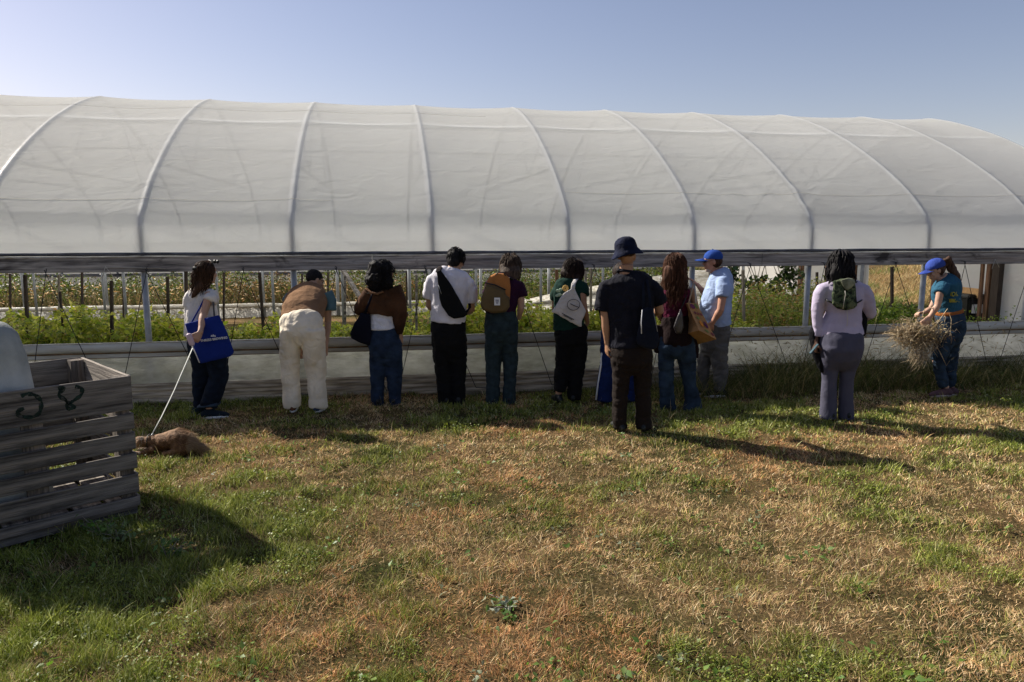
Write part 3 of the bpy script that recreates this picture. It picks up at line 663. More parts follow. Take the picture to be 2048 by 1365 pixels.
def leaves(name, pos, size, col, up=.3, aspect=.6, fold=.25):
    """small pointed leaves, folded on the midrib"""
    n = len(pos); d = RNG.normal(size=(n, 3)); d[:, 2] *= .6; d /= np.linalg.norm(d, axis=1)[:, None]
    nn = RNG.normal(size=(n, 3)); nn[:, 2] = np.abs(nn[:, 2])+up*2; s_ = np.cross(d, nn); s_ /= np.linalg.norm(s_, axis=1)[:, None]; nn = np.cross(s_, d)
    s = size[:, None]
    P = [pos, pos+d*s*.35+s_*s*aspect*.5+nn*s*fold*.4, pos+d*s+(-nn)*s*fold*.5, pos+d*s*.35-s_*s*aspect*.5+nn*s*fold*.4, pos+d*s*.45]
    V = np.stack(P, 1).reshape(-1, 3); base = (np.arange(n)*5)[:, None]
    polys = np.concatenate([base+np.array(a) for a in ([0, 4, 1], [1, 4, 2], [0, 3, 4], [3, 2, 4])], 1).ravel()
    return mesh_np(name, V, polys, np.full(n*4, 3), np.repeat(col, 5, 0))
def palette(n, cols, wts, jit=.2):
    c = np.array(cols)[RNG.choice(len(cols), n, p=np.array(wts)/sum(wts))]; return np.clip(c*(1+RNG.normal(0, jit, (n, 1)))+RNG.normal(0, .006, (n, 3)), .004, 1)
def link0(nm, me, m_, label=None, cat=None, kind=None, group=None):
    o = bpy.data.objects.new(nm, me); COL.objects.link(o); me.materials.append(m_); return tag(o, label, cat, group, kind)
def join_np(mes, name):
    """several attribute meshes -> one"""
    Vs, Ps, Ss, Cs, off = [], [], [], [], 0
    for me in mes:
        n = len(me.vertices); v = np.empty(n*3, np.float32); me.vertices.foreach_get('co', v); l = np.empty(len(me.loops), np.int32); me.loops.foreach_get('vertex_index', l)
        s = np.empty(len(me.polygons), np.int32); me.polygons.foreach_get('loop_total', s); c = np.empty(n*4, np.float32); me.color_attributes['Col'].data.foreach_get('color', c)
        Vs.append(v.reshape(-1, 3)); Ps.append(l+off); Ss.append(s); Cs.append(c.reshape(-1, 4)[:, :3]); off += n; bpy.data.meshes.remove(me)
    return mesh_np(name, np.concatenate(Vs), np.concatenate(Ps), np.concatenate(Ss), np.concatenate(Cs))
def to_world(u, v, z):
    return np.stack([G0.x+EU.x*u+EV.x*v, G0.y+EU.y*u+EV.y*v, z], 1)
GREENS = [(.18, .26, .03), (.29, .36, .045), (.11, .18, .025), (.35, .39, .09), (.17, .22, .06)]
BROWNS = [(.42, .24, .08), (.50, .34, .15), (.28, .17, .07), (.34, .28, .11)]

def hfield(u, base, amp, sc, seed): return base+amp*(fbm(np.stack([u*sc, 0*u, 0*u], 1), seed)-.5)*2
# leafy crop just inside the near wall: clumps of plants
def crop(u0, u1, v0, v1, n, hb, ha, size, cols, wts, seed, nm, label, stems=True, dens_sc=2.2):
    u = RNG.uniform(u0, u1, n*2); v = RNG.uniform(v0, v1, n*2)
    H = hfield(u+v*.7, hb, ha, dens_sc, seed)*(.75+.5*vnoise(np.stack([u*5, v*5, 0*u], 1), seed+4)); z = H*RNG.uniform(0, 1, n*2)**.55
    den = fbm(np.stack([u*6, v*6, z*7], 1), seed+9); k = np.argsort(-den+RNG.normal(0, .10, n*2))[:n]
    u, v, z = u[k], v[k], z[k]; cl = vnoise(np.stack([u*3, v*3, z*3], 1), seed+2)
    col = palette(n, cols, wts, .22)*(.75+.5*cl)[:, None]
    ms = [leaves(nm, to_world(u, v, z), RNG.uniform(.6, 1.3, n)*size, col)]
    if stems:
        ns = n//14; us_ = RNG.uniform(u0, u1, ns); vs_ = RNG.uniform(v0, v1, ns)
        ms.append(blades(nm, to_world(us_, vs_, 0*us_), hfield(us_+vs_*.7, hb, ha, dens_sc, seed)*RNG.uniform(.7, 1.15, ns), np.full(ns, .008), RNG.uniform(0, 6.28, ns), RNG.uniform(0, .35, ns), palette(ns, cols, wts, .2), None))
    return link0(nm, join_np(ms, nm), M['leaf'], label, None, 'stuff')
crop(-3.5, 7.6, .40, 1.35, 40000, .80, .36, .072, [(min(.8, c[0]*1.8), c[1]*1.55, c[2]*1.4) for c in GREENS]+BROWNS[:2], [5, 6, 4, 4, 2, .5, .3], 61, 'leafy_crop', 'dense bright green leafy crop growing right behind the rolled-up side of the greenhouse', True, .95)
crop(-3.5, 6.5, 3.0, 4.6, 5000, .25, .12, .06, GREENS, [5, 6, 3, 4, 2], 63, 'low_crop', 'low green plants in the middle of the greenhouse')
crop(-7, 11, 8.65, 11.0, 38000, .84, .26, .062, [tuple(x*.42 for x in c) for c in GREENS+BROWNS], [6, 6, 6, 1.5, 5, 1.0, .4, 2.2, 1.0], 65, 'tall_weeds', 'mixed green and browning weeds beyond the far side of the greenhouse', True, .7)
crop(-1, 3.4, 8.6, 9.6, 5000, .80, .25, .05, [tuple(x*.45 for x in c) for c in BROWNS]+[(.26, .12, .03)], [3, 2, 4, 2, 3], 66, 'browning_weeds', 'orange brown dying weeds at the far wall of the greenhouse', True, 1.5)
# foxtail grass with pale drooping heads
def heads(nm, u, v, z, L_, rad, col, seed):
    n = len(u); d = RNG.normal(size=(n, 3))*np.array([1, .6, .5]); d[:, 2] = np.abs(d[:, 2])*.8+.1; d /= np.linalg.norm(d, axis=1)[:, None]
    p = to_world(u, v, z); s_ = np.cross(d, RNG.normal(size=(n, 3))); s_ /= np.linalg.norm(s_, axis=1)[:, None]; t = np.cross(d, s_)
    L_ = L_[:, None]; P = [p, p+d*L_*.5+s_*rad, p+d*L_*.5-s_*rad*.5+t*rad*.87, p+d*L_*.5-s_*rad*.5-t*rad*.87, p+d*L_]
    V = np.stack(P, 1).reshape(-1, 3); base = (np.arange(n)*5)[:, None]
    polys = np.concatenate([base+np.array(a) for a in ([0, 1, 2], [0, 2, 3], [0, 3, 1], [4, 2, 1], [4, 3, 2], [4, 1, 3])], 1).ravel()
    return mesh_np(nm, V, polys, np.full(n*6, 3), np.repeat(col, 5, 0))
n = 900; u = RNG.uniform(-6, 3.2, n); v = RNG.uniform(8.5, 9.3, n); z = RNG.uniform(.15, .70, n)
ms = [heads('h', u, v, z, RNG.uniform(.08, .15, n), .013, palette(n, [(.80, .60, .34), (.66, .48, .24)], [1, 1], .15), 1)]
n = 3500; u = RNG.uniform(-6, 3.2, n); v = RNG.uniform(8.5, 9.4, n)
ms.append(blades('b', to_world(u, v, 0*u), RNG.uniform(.3, .85, n), np.full(n, .012), RNG.uniform(0, 6.28, n), RNG.uniform(.1, .7, n), palette(n, [(.22, .16, .07), (.12, .09, .04), (.08, .10, .03)], [2, 2, 2]), None))
link0('foxtail_grass', join_np(ms, 'foxtail'), M['leaf'], 'straw coloured foxtail grass with pale heads at the far wall of the greenhouse', None, 'stuff')
# taller weeds inside, in front of the end wall, and field beyond the doorway
ua, ub = at_v(1475, 600, 1.5)[0], at_v(1640, 600, 1.5)[0]
crop(ua, ub, .8, 2.6, 9000, .98, .2, .05, GREENS+BROWNS[:2], [3, 4, 2, 5, 3, 2, 2], 67, 'weed_thicket', 'thicket of yellow green weeds inside the greenhouse left of the woman in lilac')
ua = at_v(1738, 620, 1.0)[0]; ub = at_v(1800, 620, 1.0)[0]
crop(ua, ub, .4, 1.5, 2600, .82, .1, .07, GREENS[:3], [4, 3, 5], 69, 'leafy_bush', 'deep green leafy bush by the doorway inside the greenhouse', True)
ua = at_v(1900, 620, 1.0)[0]; ub = at_v(2030, 620, 1.0)[0]
crop(ua, ub, .4, 1.6, 900, .62, .12, .055, GREENS[:3], [4, 3, 5], 70, 'low_weeds', 'sparse low green weeds under the black bin and the brown post')
# climbing vine (counts as a plant of its own)
vn = empty('climbing_vine', GH(*[at_v(1520, 600, 3.0)[0], 3.0], 0), 'tall climbing vine with dark green leaves hanging from twine beside the white curtain', 'vine')
mbs = MB(); lp = []; 
for k in range(18):
    px = 1456+k*8.4+RNG.uniform(-4, 4); top = 522; p = [gp_world(px+6*math.sin(j*.9+k), top+j*12.5, 3.0) for j in range(11)]
    mbs.loft(p, [.006]*11, n=5)
    for q in p:
        for _ in range(int(RNG.integers(4, 15))): lp.append(np.array(q)+RNG.normal(0, .055, 3))
lp = np.array(lp); den = vnoise(lp*4.0, 77); lp = lp[den > .42]
nl = len(lp); me = leaves('vl', lp, RNG.uniform(.06, .12, nl), palette(nl, [(.035, .07, .015), (.09, .15, .025), (.025, .05, .012)], [3, 1.5, 3]), .0, .8)
link('stems', mbs.mesh(), M['wood_pale'], vn); me.transform(Matrix.Translation(-vn.location)); o = bpy.data.objects.new('foliage', me); COL.objects.link(o); o.parent = vn; me.materials.append(M['leaf'])

# tall grasses along the outside of the skirt, dense at the right
def skirt_grass():
    n = 22000; u = RNG.uniform(-2.5, 11.2, n); v = -RNG.uniform(.06, .95, n)**1.3-.03
    f = np.clip((u-5.2)/1.3, 0, 1); keep = RNG.uniform(0, 1, n) < (.10+.9*f); u, v, f = u[keep], v[keep], f[keep]; n = len(u)
    cl = vnoise(np.stack([u*1.8, v*2, 0*u], 1), 88); h = (.10+f*(.14+.50*cl**1.3))*RNG.uniform(.3, 1.1, n)**1.2
    col = palette(n, [(.09, .11, .025), (.17, .15, .06), (.34, .27, .12), (.06, .08, .02)], [4, 3, 1.6, 3])
    w_ = to_world(u, v, gh(G0.x+EU.x*u+EV.x*v, G0.y+EU.y*u+EV.y*v)-.01)
    ms = [blades('g', w_, h, RNG.uniform(.004, .009, n), RNG.uniform(0, 6.28, n), RNG.uniform(.3, 1.5, n), col, None, 4)]
    n = 420; u = RNG.uniform(5.3, 11, n); v = -RNG.uniform(.08, .6, n)
    ms.append(heads('hh', u, v, RNG.uniform(.3, .75, n), RNG.uniform(.05, .09, n), .006, palette(n, [(.40, .31, .16), (.25, .2, .09)], [1, 1]), 2))
    return link0('tall_grass', join_np(ms, 'tg'), M['grass'], 'tall unmown grass with seed heads against the greenhouse skirt on the right', None, 'stuff')
skirt_grass()

# ------------------------------------------------------------------ people
SKINS = {'fair': (.50, .30, .21), 'tan': (.40, .22, .13), 'olive': (.42, .25, .16), 'pale': (.56, .36, .27), 'dark': (.085, .04, .025), 'ruddy': (.47, .24, .16)}
for k_, c_ in SKINS.items(): M['skin_'+k_] = mat('skin '+k_, tuple(x*.82 for x in c_), .55, .05, 12, .05, 200, spec=.35)
def hairmat(nm, c, rough=.6): return mat(nm, c, rough, .35, 18, .5, 70, (3, 3, .6), spec=.12)
M['hair_black'] = hairmat('black hair', (.010, .009, .010)); M['hair_brown'] = hairmat('brown hair', (.055, .028, .016)); M['hair_grey'] = hairmat('grey brown hair', (.070, .048, .034))
M['hair_chest'] = hairmat('chestnut hair', (.075, .032, .017)); M['hair_dark'] = hairmat('dark brown hair', (.022, .013, .010)); M['eye'] = mat('eye', (.02, .015, .012), .2, .02); M['lip'] = mat('lip', (.30, .11, .09), .5, .05)

class Person:
    """every joint is given by its place in a vertical plane through the person's feet plus an offset away from the viewer"""
    def __init__(s, footx, footy, label, group=None):
        s.g = G(footx, footy); s.g.z = 0; s.Y = s.g.y; s.k = (s.Y*CP+CH*SP)/F*1.0
        s.root = empty('person', s.g, label, 'person', group); s.skin = MB(); s.fine = MB()
    def p(s, px, py, off=0.0):
        q = PY(px, py, s.Y+off); return q
    def pts(s, L_): return [s.p(a[0], a[1], a[2] if len(a) > 2 else 0) for a in L_]
    def sec(s, L_, mb=None, shrink=0.0, n=18, rnd=(0, 0)):
        """L_: (px, py, off, halfwidth px, halfdepth m)"""
        P = [s.p(a[0], a[1], a[2]) for a in L_]; Rr = [(max(.012, a[3]*s.k-shrink), max(.012, (a[4] if len(a) > 4 and a[4] else a[3]*s.k)-shrink)) for a in L_]
        (mb or s.skin).loft(P, Rr, side=(1, 0, 0), n=n, rnd=rnd); return s
    def done_body(s, skin, voxel=.0075, head_feats=None):
        o = link('body', remesh(s.skin, voxel, 2, [(.0015, (30, 30, 30), 3)]), M['skin_'+skin], s.root); return o
    def garment(s, nm, secs, m_, voxel=.010, smooth=6, disp=None, label=None, parent=None):
        mb = MB()
        if any(q in nm for q in ('trousers', 'jeans', 'leggings')) and voxel >= .01: smooth = 22
        for qi, L_ in enumerate(secs):
            if qi and nm in ('t_shirt', 'shirt', 'blouse', 'long_sleeved_top', 'top') and len(L_[0]) == 4:
                cx = secs[0][0][0]; a = L_[0]; sg = 1 if cx > a[0] else -1; L_ = [(a[0]+sg*a[3]*.55, a[1]+a[3]*.15, a[2]*.5, a[3]*.8)]+[((L_[0][0]+L_[1][0])/2, (L_[0][1]+L_[1][1])/2, (L_[0][2]+L_[1][2])/2, (L_[0][3]+L_[1][3])/2*.97)]+list(L_[1:])
            if qi and smooth == 22 and not isinstance(L_, MB): L_ = [(q[0], q[1], q[2], q[3]*.955)+tuple(q[4:]) for q in L_]
            if isinstance(L_, MB): mb.add(L_.v, L_.f)
            else: s.sec(L_, mb)
        o = link(nm, remesh(mb, voxel, smooth, disp if disp is not None else [(.011, (8, 8, 8), 23), (.009, (7, 7, 6), 105), (.004, (22, 22, 22), 5)]), m_, parent or s.root)
        if label: o['label'] = label
        return o
    # -- head: c = centre (world), f = facing unit vector, tilt handled by u
    def head(s, c, f, u=(0, 0, 1), r=.1, jaw=True, eyes=False):
        f = Vector(f).normalized(); u = Vector(u); u = (u-f*u.dot(f)).normalized(); sd_ = f.cross(u); rot = Matrix((sd_, f, u)).transposed(); k = r/.1
        s.hc, s.hr, s.hf, s.hu, s.hs = c, rot, f, u, sd_; s.hk = k
        A = s.skin
        A.ell(c+u*.015*k, (.074*k, .092*k, .098*k), rot); A.ell(c+f*.028*k-u*.055*k, (.055*k, .062*k, .066*k), rot)
        A.ell(c+f*.062*k-u*.098*k, (.024*k, .022*k, .020*k), rot)
        A.ell(c+f*.082*k+u*.028*k, (.050*k, .018*k, .016*k), rot)
        A.loft([c+f*.086*k+u*.012*k, c+f*.106*k-u*.022*k, c+f*.088*k-u*.034*k], [.009*k, .014*k, .012*k], n=8)
        A.ell(c+f*.083*k-u*.060*k, (.024*k, .014*k, .008*k), rot); A.ell(c+f*.082*k-u*.074*k, (.020*k, .013*k, .008*k), rot)
        for q in (-1, 1):
            A.ell(c+sd_*q*.076*k-f*.006*k-u*.008*k, (.010*k, .019*k, .031*k), rot); A.ell(c+sd_*q*.042*k+f*.068*k-u*.028*k, (.024*k, .020*k, .022*k), rot)
            if eyes:
                e = MB(); e.ell(c+sd_*q*.031*k+f*.084*k+u*.004*k, (.013*k, .008*k, .0065*k), rot, 10, 6); link('eye', e.mesh(), M['eye'], s.root)
                e = MB(); e.loft([c+sd_*q*.014*k+f*.094*k+u*.024*k, c+sd_*q*.05*k+f*.080*k+u*.024*k], [(.004, .004)]*2, n=6); link('eyebrow', e.mesh(), M['hair_dark'], s.root)
        if eyes:
            e = MB(); e.ell(c+f*.094*k-u*.067*k, (.021*k, .006*k, .004*k), rot, 10, 6); link('lips', e.mesh(), M['lip'], s.root)
        return s
    def hp(s, x, y, z): return s.hc+(s.hs*x+s.hf*y+s.hu*z)*s.hk
    # -- hand: w wrist, d direction of the fingers, n palm normal (fingers curl towards it), t thumb side
    def hand(s, w_, d, n, thumb=1, curl=.6, k=1.0, grip=False):
        d = Vector(d).normalized(); n = Vector(n); n = (n-d*n.dot(d)).normalized(); sd_ = d.cross(n)*thumb
        A = s.skin; w_ = Vector(w_)
        A.loft([w_-d*.01, w_+d*.03*k, w_+d*.085*k], [(.027*k, .019*k), (.038*k, .017*k), (.041*k, .014*k)], side=sd_, n=12, rnd=(1, 1))
        for i, ln in enumerate((.072, .080, .075, .060)):
            b0 = w_+d*.086*k+sd_*(.0315-.0208*i)*k; c1 = curl*(1+.08*i); 
            d1 = (d*math.cos(c1*.6)+n*math.sin(c1*.6)).normalized(); d2 = (d*math.cos(c1*1.7)+n*math.sin(c1*1.7)).normalized(); d3 = (d*math.cos(c1*2.5)+n*math.sin(c1*2.5)).normalized()
            p1 = b0+d1*ln*.45*k; p2 = p1+d2*ln*.32*k; p3 = p2+d3*ln*.25*k
            A.loft([b0-d*.012*k, b0, p1, p2, p3], [.0105*k, .0100*k, .0096*k, .0088*k, .0075*k], n=8, rnd=(0, 1))
        tb = w_+d*.030*k+sd_*.030*k; td = (d*.72+sd_*.62+n*.25).normalized(); p1 = tb+td*.040*k; p2 = p1+(td*.7+d*.5+n*.35*(1+curl)).normalized()*.032*k
        A.loft([tb-td*.015*k, tb, p1, p2], [.013*k, .0135*k, .0115*k, .009*k], n=8, rnd=(0, 1))
        return s
    def arm(s, sh, el, wr, r=(.047, .038, .025), hd=None, n=None, thumb=1, curl=.6, k=1.0, no_hand=False):
        """sh, el, wr world points"""
        A = s.skin; m1 = sh.lerp(el, .45); m2 = el.lerp(wr, .3)
        A.loft([sh, m1, el, m2, el.lerp(wr, .7), wr], [r[0], r[0]*.92, r[1], r[1]*1.05, r[1]*.78, r[2]], n=12, rnd=(1, 1))
        if not no_hand:
            s.hand(wr, hd or (wr-el), n or Vector((0, 1, 0)), thumb, curl, k)
    def leg(s, L_, foot_dir=(0, 1, 0), shoe=None, nm='shoe', sole=None, shoe_len=.26, heel=None):
        """skin leg from (px,py,off) list hip,knee,ankle"""
        P = s.pts(L_); s.skin.loft([P[0], P[0].lerp(P[1], .5), P[1], P[1].lerp(P[2], .35), P[2]], [.074, .060, .043, .044, .034], n=12, rnd=(1, 1))
        s.foot(P[2], foot_dir, shoe, nm, sole, shoe_len)
    def foot(s, an, fd, shoe, nm='shoe', sole=None, ln=.26):
        fd = Vector(fd).normalized(); sd_ = fd.cross(Vector((0, 0, 1))).normalized(); z0 = ghs(an.x, an.y)+.012; an = Vector((an.x, an.y, max(an.z, z0+.07)))
        b0 = Vector((an.x, an.y, z0)); up = Vector((0, 0, 1))
        s.skin.loft([an, b0+up*.05+fd*.02, b0+up*.035+fd*(ln*.5)], [.034, (.034, .036), (.036, .022)], side=sd_, n=10, rnd=(1, 1))
        mb = MB(); mb.loft([b0-fd*ln*.27+up*.040, b0-fd*ln*.2+up*.048, b0+fd*ln*.05+up*.052, b0+fd*ln*.35+up*.038, b0+fd*ln*.58+up*.032, b0+fd*ln*.70+up*.026],
                [(.020, .030), (.036, .046), (.040, .052), (.044, .038), (.042, .030), (.022, .020)], side=sd_, n=14, rnd=(1, 1))
        mb.loft([b0+up*.05, b0+up*.105], [.046, .042], n=12)
        o = link(nm, remesh(mb, .007, 2), shoe, s.root)
        if sole is not None:
            mb = MB(); P = []
            for k in range(20):
                a = 2*math.pi*k/20; x = math.cos(a)*ln*.50+ln*.22; y = math.sin(a)*(.044+.006*math.cos(a)); P.append(b0+fd*x+sd_*y+up*.012)
            mb.prism(P, up*.026); link('sole', mb.mesh(), sole, o)
        return o
    def strands(s, nm, n, m_, length, rad=.004, wave=.01, freq=14, cone=1.0, zmin=-.1, back=.25, spread=.02, fall=None, seed=1, parent=None, base=None, r0=1.04, sides=4, steps=8, curly=0.0, top=.98, volume=0.0):
        """hair strands rooted on the scalp, lying over the skull and falling; base = MB already holding the mass"""
        rg = np.random.default_rng(seed); mb = base or MB(); cnt = 0
        while cnt < n:
            d = rg.normal(size=3); d /= np.linalg.norm(d); x, y, z = d
            if z < zmin or y > back+.35*max(0, z-.2) or z > top: continue
            cnt += 1; Rx, Ry, Rz = .084*r0, .102*r0, .112*r0
            L_ = length*rg.uniform(.8, 1.08); pts = []; q = Vector((x*Rx, y*Ry, z*Rz+.015)); pts.append(s.hp(*q)); arc = 0; ph = rg.uniform(0, 6.28); st = L_/steps
            pos = pts[0].copy(); lat = Vector((rg.normal()*spread, rg.normal()*spread, 0)); out = None
            for j in range(1, steps+1):
                rel = pos-s.hc; lx, ly, lz = rel.dot(s.hs)/(Rx*s.hk), rel.dot(s.hf)/(Ry*s.hk), (rel.dot(s.hu)/s.hk-.015)/Rz
                nrm_ = (s.hs*lx+s.hf*ly+s.hu*lz); 
                if nrm_.length > 1e-6: nrm_.normalize()
                g_ = Vector((0, 0, -1)) if fall is None else Vector(fall).normalized()
                if lz > -.25 and (lx*lx+ly*ly+lz*lz) < 1.5: dirv = g_-nrm_*g_.dot(nrm_)*.98; dirv = dirv+nrm_*.03+s.hf*(-.3*max(0, lz))
                else: dirv = g_+nrm_*(volume*.3)
                if dirv.length < .1: dirv = -s.hf
                dirv = dirv.normalized()+lat*(j/steps)*2
                pos = pos+dirv.normalized()*st; w1 = wave*(j/steps)*1.3
                pts.append(pos+s.hs*(math.sin(ph+j*freq*.1*st*40)*w1)+s.hf*(math.cos(ph*1.7+j*freq*.1*st*34)*w1))
            mb.loft(pts, [rad*(1-.5*(j/steps)**3) for j in range(steps+1)], n=sides)
        return link(nm, mb.mesh(), m_, parent or s.root)
def slab(poly, off, th, P, bulge=.5, voxel=.008, disp=None, offs=None, smooth=3):
    """a soft bag from its outline: poly px points on person P's plane"""
    c = (sum(a[0] for a in poly)/len(poly), sum(a[1] for a in poly)/len(poly)); n = len(poly)
    o_ = offs or [off]*n; oc = sum(o_)/n
    mb = MB(); vs = []
    for lv, sc, t in ((0, 1.0, .22), (1, .86, .7), (2, .45, 1.0)):
        for sg in (-1, 1):
            for i, (x, y) in enumerate(poly): vs.append(P.p(c[0]+(x-c[0])*sc, c[1]+(y-c[1])*sc, oc+(o_[i]-oc)*sc+sg*th/2*(t*bulge+(1-bulge))))
    vs.append(P.p(*c, oc-th/2)); vs.append(P.p(*c, oc+th/2)); fs = []
    R_ = lambda lv, sg, i: (lv*2+sg)*n+(i % n)
    for i in range(n):
        fs.append((R_(0, 0, i), R_(0, 0, i+1), R_(0, 1, i+1), R_(0, 1, i)))
        for sg in (0, 1):
            for lv in (0, 1): fs.append((R_(lv, sg, i), R_(lv, sg, i+1), R_(lv+1, sg, i+1), R_(lv+1, sg, i)))
            fs.append((R_(2, sg, i), R_(2, sg, i+1), 6*n+sg))
    mb.add(vs, fs); return remesh(mb, voxel, smooth, disp or [(.006, (14, 14, 9), 9)])
def thing_mesh(nm, me, m_, label, cat, group=None): return tag(link(nm, me, m_), label, cat, group)
def empty_at(nm, loc, label, cat, group=None): return empty(nm, loc, label, cat, group)
def ribbon(P, L_, wd, th, m_, nm, parent=None, voxel=None, side=(1, 0, 0)):
    mb = MB(); pts = [P.p(*a) for a in L_]; mb.loft(pts, [(wd, th)]*len(pts), side=side, n=8); return link(nm, mb.mesh(), m_, parent)
def flat_text(txt, size, m_, nm, parent, origin, xdir, ydir, arch=0.0, th=.0012):
    cu = bpy.data.curves.new('t', 'FONT'); cu.body = txt; cu.size = size; cu.align_x = 'CENTER'; cu.extrude = th; cu.resolution_u = 3
    o = bpy.data.objects.new('t', cu); COL.objects.link(o); bpy.context.view_layer.update()
    me = bpy.data.meshes.new_from_object(o.evaluated_get(bpy.context.evaluated_depsgraph_get())); bpy.data.objects.remove(o)
    x = Vector(xdir).normalized(); y = Vector(ydir); y = (y-x*y.dot(x)).normalized(); z = x.cross(y)
    for v in me.vertices:
        c = v.co; v.co = Vector(origin)+x*c.x+y*(c.y+arch*(c.x*c.x))+z*c.z
    return link(nm, me, m_, parent, smooth=False)
DN = Vector((0, 0, -1))
FOLD = [(.014, (9, 9, 7), 2), (.010, (6, 6, 10), 102), (.005, (22, 22, 22), 6)]

# ---- woman with the blue tote and the dog on a leash
P = Person(418, 832, 'woman in white blouse and rolled dark jeans holding a dog leash', 'people standing along the greenhouse')
P.head(P.p(414, 546, .02), (.55, .83, 0), r=.098)
P.sec([(406, 588, .0, 9), (411, 560, .01, 9)])
P.sec([(402, 592, 0, 24, .09), (401, 630, 0, 25, .10), (404, 672, 0, 27, .11)], shrink=.01, rnd=(1, 1))
P.garment('blouse', [[(405, 576, .0, 9, .05), (403, 582, 0, 21, .07), (401, 592, 0, 29, .10), (401, 615, 0, 30, .115), (403, 645, 0, 33, .12), (405, 672, 0, 35, .125)],
    [(383, 584, 0, 10), (379, 600, -.02, 12), (377, 614, -.02, 12)], [(421, 584, -.03, 10), (424, 596, -.07, 13), (419, 604, -.10, 14)]], cloth('white blouse', (.74, .70, .66), wrinkle=.7), disp=[(.010, (14, 14, 3), 2), (.010, (11, 11, 2), 114)])
P.arm(P.p(419, 590, -.08), P.p(407, 630, -.16), P.p(401, 664, -.30), hd=(-.35, -.35, -.8), n=(-.6, .5, 0), thumb=-1, curl=.95, r=(.046, .038, .026))
P.arm(P.p(381, 600, .02), P.p(380, 628, .04), P.p(390, 650, .14), no_hand=True)
P.leg([(398, 690, 0), (401, 752, .05), (397, 815, .02)], (.5, .85, 0), cloth('sneaker dark', (.02, .05, .07)), 'shoe', M['white'])
P.leg([(430, 690, 0), (436, 752, -.02), (418, 818, -.08)], (.9, .3, 0), M['paintgreen'] if 0 else cloth('sneaker navy', (.015, .025, .04)), 'shoe', M['white'])
jean = cloth('dark indigo jeans', (.010, .018, .035), var=.25, vscale=14)
P.garment('jeans', [[(407, 668, 0, 30, .12), (410, 690, 0, 35, .14), (414, 706, 0, 35, .13), (415, 720, 0, 20, .08)], [(400, 685, 0, 20, .12), (403, 735, .03, 19), (402, 765, .04, 17), (399, 795, .03, 13), (397, 815, .02, 12)],
    [(430, 685, 0, 20, .12), (436, 735, -.01, 21), (437, 755, -.02, 20), (429, 780, -.05, 19), (421, 803, -.07, 18), (418, 815, -.08, 18)]], jean, disp=FOLD)
ribbon(P, [(418-18, 812, -.08), (418+18, 808, -.08)], .02, .09, cloth('jeans cuff', (.05, .08, .12)), 'cuff', P.root, side=(0, 0, 1))
P.done_body('fair')
mb = MB(); c = P.hc
mb.ell(P.hp(0, -.012, .020), (.084, .102, .103), P.hr); mb.loft([P.hp(0, -.06, 0), P.hp(0, -.10, -.07), P.p(398, 575, -.10), P.p(388, 590, -.11), P.p(383, 597, -.11)], [(.075, .05), (.065, .05), (.045, .03), (.03, .02), (.01, .01)], n=12)
hb = remesh(mb, .009, 2, [(.006, (26, 26, 8), 3)]); hb_o = link('hair', hb, M['hair_brown'], P.root)
P.strands('hair_strands', 150, M['hair_brown'], .27, .0045, .008, parent=hb_o, fall=(-.32, -.12, -1), seed=3)
mb = MB(); mb.box(P.hp(-.02, -.115, .05), (.03, .012, .018)); mb.loft([P.hp(-.05, -.115, .04), P.hp(.01, -.12, .06)], [.012, .012], n=6); link('hair_clip', mb.mesh(), M['black'], hb_o)
mb = MB(); mb.loft([P.hp(-.085, .02, .06), P.hp(-.06, .03, .115), P.hp(0, .035, .132), P.hp(.06, .03, .115), P.hp(.088, .03, .06)], [.005]*5, n=6)
for q in (.035, .085): mb.ell(P.hp(q, .075, .115), (.026, .012, .020), P.hr, 12, 6)
link('sunglasses', mb.mesh(), M['black'], P.root)
blue = cloth('cobalt canvas', (.012, .035, .27), wrinkle=.4)
tote = empty_at('tote_bag', P.p(418, 728, -.24), 'cobalt blue canvas tote with white brewery lettering hanging at the blouse woman\'s hip', 'tote bag')
bag = link('bag_body', slab([(370, 648), (400, 640), (438, 630), (450, 655), (468, 705), (462, 713), (430, 721), (402, 728), (396, 724), (384, 690)], -.20, .075, P, disp=[(.006, (9, 9, 6), 4)]), blue, tote)
mb = MB(); pp = [P.p(399, 726, -.232), P.p(388, 700, -.245), P.p(376, 672, -.24)]; mb.loft(pp, [(.006, .003)]*3, n=6); link('piping', mb.mesh(), M['white'], bag)
ribbon(P, [(429, 636, -.20), (427, 610, -.15), (424, 588, -.09), (420, 578, .0)], .009, .004, cloth('webbing', (.12, .12, .13)), 'strap', tote)
ribbon(P, [(383, 646, -.19), (400, 615, -.16), (417, 582, -.06)], .009, .004, blue, 'strap', tote)
flat_text('THREES BREWING', .034, M['white'], 'lettering', bag, P.p(428, 681, -.2485), (1, 0, .13), (0, 0, 1), th=.004)
mb = MB()
for dx in (-.017, 0, .017):
    o_ = P.p(426.5, 673.5, -.2465)+Vector((dx, 0, .0)); mb.prism([o_+Vector((-.009, 0, 0)), o_+Vector((.009, 0, 0)), o_+Vector((0, 0, .024 if dx == 0 else .016))], (0, .006, 0))
link('emblem', mb.mesh(), M['white'], bag, smooth=False)
